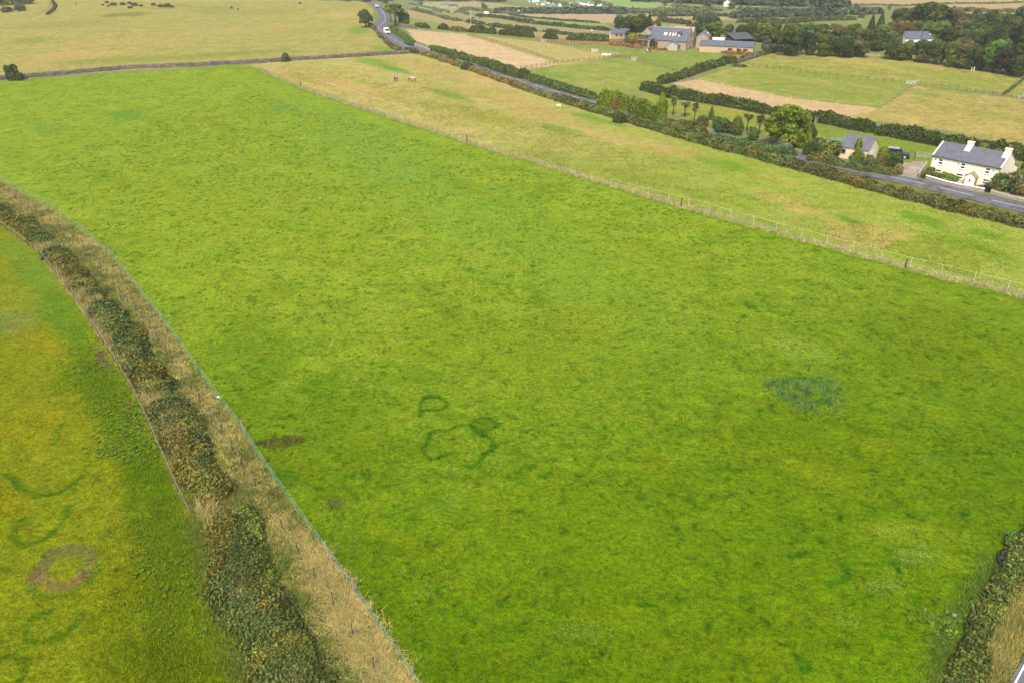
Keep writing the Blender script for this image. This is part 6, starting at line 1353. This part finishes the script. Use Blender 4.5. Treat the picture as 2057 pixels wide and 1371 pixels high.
for i in range(80):
    f = g.random(); x = 1062 + 150 * f; y = g.uniform(2.6 + 4 * f, 13 + 4.5 * f)
    if any((x - a) ** 2 + ((y - b) * 3) ** 2 < 30 for a, b in seen): continue
    seen.append((x, y)); k = int(g.integers(0, 4)); c_ = int(g.choice(6, p=[.24, .24, .2, .08, .14, .10])) if k != 3 else int(g.choice([0, 3]))
    if (k, c_) not in TM: mm_ = tent_proto(k); mm_.materials.append(TMAT[c_]); TM[(k, c_)] = mm_
    o = link('tent' if k != 3 else 'caravan', TM[(k, c_)], None, None, f'{TCOL[c_][0]} {KN[k]} pitched in the distant camping field', 'tent' if k != 3 else 'caravan', f'{TCOL[c_][0]} {KN[k]}s of the camping field')
    o.location = G(x, y); o.rotation_euler = (0, 0, g.uniform(0, 3.1)); s_ = g.uniform(.5, .85); o.scale = (s_, s_, s_)
# ---- small things in the fields
m_ = MB(); m_.lathe([(.16, -.1), (.15, .5), (.13, .95), (.07, 1.0)], (0, 0, 0), 9); m_.build('stump_post', WOOD_D, None, label='dark rotten post standing in the ring of grey-green thistles', cat='post').location = G(1620, 792)
m_ = MB(); m_.lathe([(.06, -.1), (.06, .9), (.04, .95)], (0, 0, 0), 7); m_.build('marker_stake', WOOD_D, None, label='thin dark stake just behind the thistle ring', cat='post').location = G(1624, 746)
def litter(x, y, s_, mat, label, seed, h=0.0):
    g2 = np.random.default_rng(seed); n = 6; V = []; F = []
    for i in range(n + 1):
        for j in range(n + 1): V.append(((i / n - .5) * s_ * 1.5, (j / n - .5) * s_, .06 + .22 * s_ * g2.random() + .12 * s_ * math.sin(i * 1.3 + j)))
    for i in range(n):
        for j in range(n): F.append((i * (n + 1) + j, (i + 1) * (n + 1) + j, (i + 1) * (n + 1) + j + 1, i * (n + 1) + j + 1))
    me = np_mesh('plastic_sheet', np.array(V), np.array(F)); o = link('plastic_sheet', me, mat, None, label, 'litter'); sm = o.modifiers.new('t', 'SOLIDIFY'); sm.thickness = .012; o.location = G(x, y) + Vector((0, 0, h)); o.rotation_euler = (0, 0, g2.uniform(0, 3)); return o
litter(1917, 1237, .26, simple('pale_blue_plastic', (.22, .42, .46), .4, .1, 4), 'scrap of pale blue plastic by the brambles near the lane', 3); litter(441, 806, .25, simple('white_plastic', (.72, .76, .76), .4, .08, 4), 'white plastic bag caught on the green netted fence', 5, .5); litter(1626, 341, 1.1, WHITE, 'white sheet caught at the foot of the road hedge', 8)
# ---------------------------------------------------------------- rough growth near the camera
def sample_in(poly, n, seed, test=None):
    """n random points of the land that lie inside this outline of the photograph"""
    g = np.random.default_rng(seed); q = [G(max(-400, min(2500, x)), max(20, min(1700, y))) for x, y in poly]
    X = np.array([p.x for p in q]); Y = np.array([p.y for p in q]); out = []; tot = 0
    while tot < n:
        x = g.uniform(X.min(), X.max(), n * 2); y = g.uniform(Y.min(), Y.max(), n * 2); r_ = np.zeros(len(x), bool)
        for i in range(len(X)):
            x0, y0, x1, y1 = X[i], Y[i], X[(i + 1) % len(X)], Y[(i + 1) % len(X)]
            if y0 == y1: continue
            r_ ^= ((y0 > y) != (y1 > y)) & (x < (x1 - x0) * (y - y0) / (y1 - y0) + x0)
        if test is not None: r_ &= test(x, y, g)
        out.append(np.stack([x[r_], y[r_]], 1)); tot += int(r_.sum())
        if len(out) > 40: break
    return np.concatenate(out)[:n]
def blades(P, nb, h, wd, lean, col, seed, name, label, cat='grass', spread=.12, warm=.12, lo=.6, hi=1.4, mat=None, drift=None, ground=0.0):
    g = np.random.default_rng(seed); n = len(P); b = np.repeat(P, nb, 0) + g.normal(0, spread, (n * nb, 2)); m = len(b)
    z = T(b[:, 0], b[:, 1]) - .02 + (1 - sstep(90, 200, b[:, 1])) * (fbm(b[:, 0], b[:, 1], 0.9, 5, 2) - 0.5) * 0.16 + (1 - sstep(150, 400, b[:, 1])) * (fbm(b[:, 0], b[:, 1], 0.22, 9, 2) - 0.5) * 0.3
    a = g.uniform(0, 6.283, m); hh = np.repeat(h if not np.isscalar(h) else np.full(n, h), nb) * g.uniform(.55, 1.2, m); ln = lean * hh * g.uniform(.2, 1.3, m)
    dx, dy = np.cos(a) * ln, np.sin(a) * ln
    if drift is not None: dx = dx + drift[0] * hh; dy = dy + drift[1] * hh
    wv = wd * g.uniform(.6, 1.4, m); p = a + 1.57 + g.normal(0, .4, m)
    V = np.stack([np.stack([b[:, 0] - np.cos(p) * wv, b[:, 1] - np.sin(p) * wv, z], 1), np.stack([b[:, 0] + np.cos(p) * wv, b[:, 1] + np.sin(p) * wv, z], 1), np.stack([b[:, 0] + dx, b[:, 1] + dy, z + hh], 1)], 1).reshape(-1, 3)
    t = tints(n, lo, hi, warm, g, 1); t = np.repeat(t, nb, 0) * g.uniform(.8, 1.2, (m, 1))
    if ground: t = t * (ground_col(b[:, 0], b[:, 1]) * ground * (1 - .0) + 0 * t); col = (1, 1, 1)
    me = np_mesh(name, V, np.arange(3 * m).reshape(m, 3), np.repeat(t, 3, 0), k=3); o = link(name, me, mat or BLADE, None, label, cat, kind='stuff'); o.color = (*col, 1); return o
BF_N = [(222,520),(330,500),(700,430),(1500,520),(2057,640),(2150,900),(1990,1180),(1880,1380),(850,1380),(712,1190),(605,1040),(490,870),(441,804),(330,649)]
def jit(P, s_, seed=5): return P + np.random.default_rng(seed).normal(0, s_, P.shape)
def clump(sc, th, seed): return lambda x, y, g: (fbm(x, y, sc, seed, 3) + g.uniform(-.12, .12, len(x))) > th
# short sward and darker, ranker tussocks
blades(sample_in(BF_N, 26000, 1, lambda x, y, g: (y < 95) & (g.random(len(x)) < 28 / y)), 4, .13, .030, .9, (.135, .185, .012), 1, 'sward', 'short bright sward of the big green field', spread=.09, lo=.75, hi=1.3, ground=1.05)
blades(sample_in([(60,330),(500,180),(1000,320),(1700,520),(2150,700),(2100,1000),(1900,1371),(850,1380),(605,1040),(441,804),(222,514)], 5200, 2, clump(.30, .48, 71)), 12, .20, .038, .9, (.046, .098, .008), 2, 'tussock_grass', 'darker tussocks dotted over the big green field', spread=.15, lo=.7, hi=1.3, ground=.55)
blades(sample_in([(60,330),(500,180),(1000,320),(1700,520),(2150,700),(2100,1000),(1900,1371),(850,1380),(605,1040),(441,804),(222,514)], 4200, 12, clump(.22, .5, 171)), 7, .15, .030, .9, (.20, .235, .05), 12, 'tussock_grass', 'paler grass tufts dotted over the big green field', spread=.12, lo=.8, hi=1.25, ground=1.3)
blades(sample_in([(60,330),(500,180),(1000,320),(1700,520),(2150,700),(2100,1000),(1900,1371),(850,1380),(605,1040),(441,804),(222,514)], 6500, 22), 7, .15, .03, .9, (.046, .098, .008), 22, 'tussock_grass', 'small dark grass knots dotted over the big green field', spread=.10, lo=.7, hi=1.3, ground=.55)
# thistle ring, nettles, clover heads
g_ = np.random.default_rng(3); c0_ = G(1620, 790); a_ = g_.uniform(0, 6.283, 520); r_ = 2.4 + g_.normal(0, .8, 520) + .5 * np.sin(a_ * 3)
blades(np.stack([c0_.x + r_ * np.cos(a_) * 1.05, c0_.y + r_ * np.sin(a_)], 1)[clump(.6, .40, 91)(c0_.x + r_ * np.cos(a_), c0_.y + r_ * np.sin(a_), g_)], 9, .32, .035, .8, (.120, .205, .042), 3, 'thistle_patch', 'grey-green thistles growing in a ring round the rotten post', 'thistles', spread=.14)
blades(sample_in([(508,888),(540,880),(605,876),(612,884),(590,895),(540,900)], 130, 4), 9, .36, .022, .6, (.15, .15, .025), 4, 'dock_patch', 'brown-headed docks in a dark strip against the netted fence', 'weeds', spread=.15)
blades(sample_in([(656,1006),(688,1006),(690,1024),(660,1026)], 34, 5), 8, .32, .018, .6, (.17, .19, .05), 5, 'dock_patch', 'small patch of seeding docks near the netted fence', 'weeds', spread=.12)
g_ = np.random.default_rng(8); C_ = []
for x, y, rx, ry, n in [(1840,1115,45,22,260),(1790,1065,40,14,140),(1780,1180,40,22,160),(1860,930,30,12,70),(1700,1240,40,18,60),(1160,1270,70,20,160),(760,1330,40,30,150),(870,1180,60,40,110),(700,1080,40,40,90),(920,950,30,12,60),(1500,1000,200,60,90),(1150,800,200,50,60)]:
    for i in range(n): q = G(x + g_.normal(0, rx * .6), y + g_.normal(0, ry * .6)); C_.append((q.x, q.y))
C_ = np.array(C_); V_, F_ = leaf_quads(np.stack([C_[:, 0], C_[:, 1], T(C_[:, 0], C_[:, 1]) + .16], 1), np.tile([[0, 0, 1.0]], (len(C_), 1)), (.026), .4, .9)
o = link('clover_heads', np_mesh('clover_heads', V_, F_, tints(len(C_), .8, 1.1, .03)), LEAF, None, 'white clover heads scattered over the big green field', 'clover', kind='stuff'); o.color = (.5, .52, .38, 1)
# the bramble band
BB = [(-90,384),(0,428),(52,455),(116,515),(180,585),(236,655),(286,735),(328,800),(368,875),(402,950),(436,1030),(462,1108),(496,1198),(536,1288),(584,1380),(636,1480)]
def part_line(a, b, dx=0.0): return [p + Vector((dx, 0, 0)) for p in poly_world(BB[a:b], 2.0)]
BRC = (0.062, 0.080, 0.026)
hedge(part_line(0, 5), .75, 3.0, .17, BRC, 'far stretch of bramble band curving out of the picture above the golden grass', 'bramble_hedge', 'bramble', world=True, lump=.6, cover=1.9, lo=.35, hi=1.6, brown=.44, warm=.22, gap=.14, browncol=(1.5,1.12,.85))
hedge(part_line(4, 8), .75, 3.5, .16, BRC, 'darkest stretch of bramble band along the weathered rail fence', 'bramble_hedge', 'bramble', world=True, lump=.6, cover=1.9, lo=.35, hi=1.6, brown=.45, warm=.22, gap=.14, browncol=(1.5,1.12,.85))
hedge(part_line(7, 11), .7, 3.6, .14, (.074,.088,.028), 'bramble band opposite the fern clump', 'bramble_hedge', 'bramble', world=True, lump=.65, cover=1.9, lo=.35, hi=1.6, brown=.46, warm=.22, gap=.14, browncol=(1.5,1.12,.85))
hedge(part_line(10, 16, .2), .65, 4.0, .12, (.068,.086,.026), 'nearest stretch of bramble band beside the dry tan grass', 'bramble_hedge', 'bramble', world=True, lump=.7, cover=1.9, lo=.35, hi=1.6, brown=.46, warm=.22, gap=.14, browncol=(1.5,1.12,.85))
for k, (x, y, h_, w_, c_, l_) in enumerate([(285,690,.7,1.6,BRC,'low bramble clump on the field side of the dark band'), (335,775,.7,1.5,(.07,.095,.03),'green bramble clump below the low one'), (400,880,.6,1.6,(.075,.10,.035),'bramble clump amid the tan tufts'), (455,990,.7,1.7,(.066,.09,.03),'dark green bramble mound beside the older posts'), (500,1060,.75,1.9,(.072,.10,.03),'broad green bramble mound above the dry tan grass'), (520,1140,.6,1.6,(.08,.12,.028),'bright leafy mound at the edge of the dry tan grass'), (560,1210,.6,1.5,(.07,.10,.03),'leafy mound between band and dry grass'), (600,1300,.7,1.7,(.060,.082,.028),'bramble mound swallowed by yellow grass')]):
    a = G(x - 22, y - 40); b = G(x + 26, y + 44); hedge([a, a.lerp(b, .5) + Vector((.4, .1, 0)), b], h_ * .8, w_, .12, (c_[0] * 1.3, c_[1] * 1.15, c_[2] * .9), l_, 'bramble_clump', 'bramble', world=True, lump=.9, lo=.4, hi=1.6, gap=.42, brown=.42, cover=1.2)
RMp = [(0,366),(100,421),(172,473),(222,517),(330,653),(441,809),(490,875),(540,955),(605,1047),(712,1197),(832,1376),(880,1460),(640,1460),(560,1371),(470,1190),(400,1010),(345,860),(255,720),(150,575),(80,500),(0,420)]
RMf = [(0,366),(100,421),(172,473),(222,517),(330,653),(441,809),(490,875),(540,955),(605,1047),(712,1197),(832,1376),(880,1460),(800,1460),(740,1376),(640,1215),(540,1065),(470,940),(410,850),(300,680),(195,535),(150,490),(80,440),(0,395)]
blades(jit(sample_in(RMf, 4200, 31, clump(.3, .45, 5)), .2), 9, .30, .022, 1.5, (.44, .36, .12), 31, 'dry_grass', 'dry tan grass along the netted fence', spread=.16, warm=.06, lo=.7, hi=1.3, drift=(-.1, -.4))
blades(sample_in(RMp, 2200, 36, clump(.4, .52, 52)), 9, .42, .022, 1.1, (.42, .37, .12), 36, 'dry_grass', 'scattered dry tussocks in the rough growth beside the bramble band', spread=.16, warm=.06, lo=.7, hi=1.3, drift=(-.1, -.4))
blades(sample_in(RMp, 11000, 32, clump(.3, .42, 15)), 9, .30, .024, .9, (.140, .165, .036), 32, 'rough_grass', 'rough green grass and weeds between the netted fence and the bramble band', spread=.16)
blades(jit(sample_in([(590,1060),(640,1090),(720,1200),(840,1376),(880,1460),(770,1460),(690,1300),(630,1180)], 1100, 33), .35), 12, .36, .02, 2.0, (.52, .40, .14), 33, 'dry_grass', 'flattened straw-coloured grass in the corner by the netted fence', spread=.2, warm=.05, lo=.75, hi=1.25, drift=(-.2, -.6))
blades(sample_in([(40,435),(120,505),(235,640),(330,790),(405,945),(470,1105),(550,1285),(650,1460),(590,1460),(510,1300),(440,1120),(375,960),(300,820),(205,680),(90,520)], 2600, 34, clump(.35, .5, 25)), 10, .8, .02, .7, (.44, .37, .14), 34, 'dry_grass', 'tall tan seed-heads poking through the bramble band', spread=.2, warm=.06, drift=(.15, -.15))
blades(jit(sample_in([(600,1100),(700,1230),(800,1371),(760,1440),(600,1371),(540,1230),(520,1120)], 1100, 35, clump(.3, .46, 45)), .4), 9, .34, .024, 1.0, (.14, .19, .035), 35, 'rough_grass', 'green patches in the flattened straw-coloured grass', spread=.2)
# golden grass and the green growth beyond the rail fence
LLn = [(-200,480),(60,520),(180,690),(290,870),(370,1060),(420,1250),(470,1460),(-200,1460)]
blades(sample_in(LLn, 15000, 41, lambda x, y, g: g.random(len(x)) < 30 / y), 4, .14, .028, .9, (.225, .195, .018), 41, 'golden_grass', 'short golden grass beyond the rail fence', spread=.09, lo=.8, hi=1.25, warm=.06, ground=1.05)
blades(jit(sample_in([(150,620),(240,790),(330,930),(395,1060),(430,1200),(490,1400),(510,1460),(330,1460),(260,1300),(250,1100),(210,930),(150,760)], 6500, 42, clump(.25, .45, 33)), 1.2), 8, .20, .028, 1.0, (.125, .200, .018), 42, 'green_growth', 'lush green growth along the foot of the rail fence', spread=.15, lo=.7, hi=1.4, ground=1.45)
def fern(P, seed, label, col=(.125, .20, .016), L=.2):
    g = np.random.default_rng(seed); V = []
    for x, y in P:
        z = float(T(x, y))
        for k in range(7):
            a = g.uniform(0, 6.283); d = np.array([math.cos(a), math.sin(a)]); s_ = np.array([-d[1], d[0]]) * .11; l = L * g.uniform(.6, 1.2)
            p0 = np.array([x, y, z]); p1 = np.array([x + d[0] * l * .5, y + d[1] * l * .5, z + l * .62]); p2 = np.array([x + d[0] * l * 1.15, y + d[1] * l * 1.15, z + l * .45])
            V += [p0, p1 + np.array([*s_, 0]), p2, p1 - np.array([*s_, 0])]
    V = np.array(V); o = link('bracken_patch', np_mesh('bracken_patch', V, np.arange(len(V)).reshape(-1, 4), tints(len(V) // 4, .6, 1.35, .1, g)), LEAF, None, label, 'bracken', kind='stuff'); o.color = (*col, 1)
fern(jit(sample_in([(208,818),(270,815),(305,850),(312,900),(260,930),(205,920)], 300, 51), .9), 51, 'bright green bracken fronds clumped beyond the rail fence')
fern(jit(sample_in([(150,690),(200,760),(250,820),(200,800),(150,740)], 120, 52), 1.2), 52, 'scattered bracken fronds above the bright clump', (.12, .19, .016))
fern(jit(sample_in([(260,1030),(330,1030),(340,1110),(370,1250),(330,1260),(300,1120)], 160, 53), 1.8), 53, 'low leafy weeds by the end of the rail fence', (.11, .185, .012), .17)
blades(jit(sample_in([(385,1045),(425,1110),(455,1200),(505,1330),(560,1460),(500,1460),(450,1330),(410,1200),(370,1060)], 1300, 65), .4), 9, .3, .026, .9, (.13, .185, .022), 65, 'rough_grass', 'rough green edge where the golden grass meets the nearest brambles', spread=.18)
blades(jit(sample_in([(1985,1120),(2020,1120),(1985,1210),(1935,1300),(1895,1400),(1860,1400),(1890,1300),(1940,1200)], 1300, 66), .5), 9, .3, .026, .9, (.12, .19, .02), 66, 'rough_grass', 'rank green grass along the field side of the lane brambles', spread=.18)
# ---- hedge by the lane at the lower corner
hedge([(2150,985),(2080,1075),(2035,1150),(1998,1215),(1965,1275),(1940,1330),(1922,1385),(1900,1460)], .85, 2.3, .13, (.080,.098,.026), 'leafy bramble hedge beside the lane in the lower corner', 'bramble_hedge', 'bramble', lump=.6, cover=1.9, lo=.35, hi=1.6, brown=.46, warm=.22, gap=.14, browncol=(1.7,1.15,.75))
for k, (x, y, h_, w_, c_, l_) in enumerate([(2030,1085,.8,1.6,(.075,.12,.024),'green spray of bramble leaning into the field above the lane'), (1958,1215,.6,1.6,(.09,.13,.022),'yellow-green leafy sprays near the blue plastic scrap'), (1905,1275,.55,1.8,(.10,.15,.02),'lowest leafy sprays creeping into the field corner'), (1890,1350,.6,1.6,(.09,.14,.022),'leafy mound at the bottom of the lane hedge'), (2012,1120,1.0,1.2,(.045,.05,.03),'dark purplish bramble knot in the lane hedge')]):
    a = G(x - 10, y + 12); b = G(x + 12, y - 14); hedge([a, b], h_ * .7, w_ * .8, .13, (c_[0] * .8, c_[1] * .8, c_[2]), l_, 'bramble_clump', 'bramble', world=True, lump=.9, lo=.5, hi=1.5, cover=1.1)
blades(sample_in([(2010,1200),(2057,1150),(2100,1180),(2060,1280),(2020,1371),(1990,1440),(1955,1371),(1985,1280)], 1000, 61), 8, .5, .022, 1.0, (.33, .29, .08), 61, 'dry_grass', 'golden dry grass between the bramble hedge and the lane', spread=.16, warm=.08)
blades(sample_in([(2010,1200),(2057,1150),(2100,1180),(2060,1280),(2020,1371),(1990,1440),(1955,1371),(1985,1280)], 500, 64, clump(.4, .5, 47)), 9, .4, .024, .9, (.12, .15, .03), 64, 'rough_grass', 'rough green weeds between the bramble hedge and the lane', spread=.2)
fern(jit(sample_in([(1860,1225),(1930,1230),(1930,1290),(1880,1330),(1850,1260)], 45, 62), .6), 62, 'leafy sprays spreading from the lane hedge into the field', (.11, .18, .02), .3)
# pasture between fence and road: bent straw-coloured stems
blades(sample_in([(530,134),(830,112),(1050,182),(1380,284),(1780,398),(2057,462),(2057,590),(1368,408),(938,278)], 22000, 71, clump(.12, .47, 61)), 3, .3, .04, .9, (.40, .33, .16), 71, 'dry_grass', 'straw-coloured grass stems over the horse pasture', spread=.25, warm=.06, lo=.85, hi=1.25, ground=1.12)
blades(sample_in([(700,150),(1100,250),(1500,370),(2057,520),(2057,590),(1368,408),(938,278)], 4500, 72, clump(.2, .52, 62)), 5, .2, .05, .9, (.13, .20, .03), 72, 'tussock_grass', 'green tussocks over the horse pasture', spread=.25, ground=.75)
blades(sample_in([(2057,590),(1818,533),(1368,409),(938,280),(604,171),(515,132),(515,137),(604,179),(938,289),(1368,420),(1818,542),(2057,602)], 2600, 73), 6, .4, .03, .7, (.42, .34, .18), 73, 'dry_grass', 'uncut dry grass under the long wire fence', spread=.2)
# ---- the air: far things fade
hz = MB(); hz.box(-2600, 2600, -700, 2900, -38.5, 92)
hzm = bpy.data.materials.new('haze'); hzm.use_nodes = True; hn = hzm.node_tree; hn.nodes.remove(hn.nodes['Principled BSDF']); pv = hn.nodes.new('ShaderNodeVolumePrincipled'); pv.inputs['Color'].default_value = (.86, .90, .96, 1); pv.inputs['Density'].default_value = 0.0002; pv.inputs['Anisotropy'].default_value = 0.3
hn.links.new(pv.outputs[0], hn.nodes['Material Output'].inputs['Volume'])
hz.build('haze', hzm, None, kind='stuff')
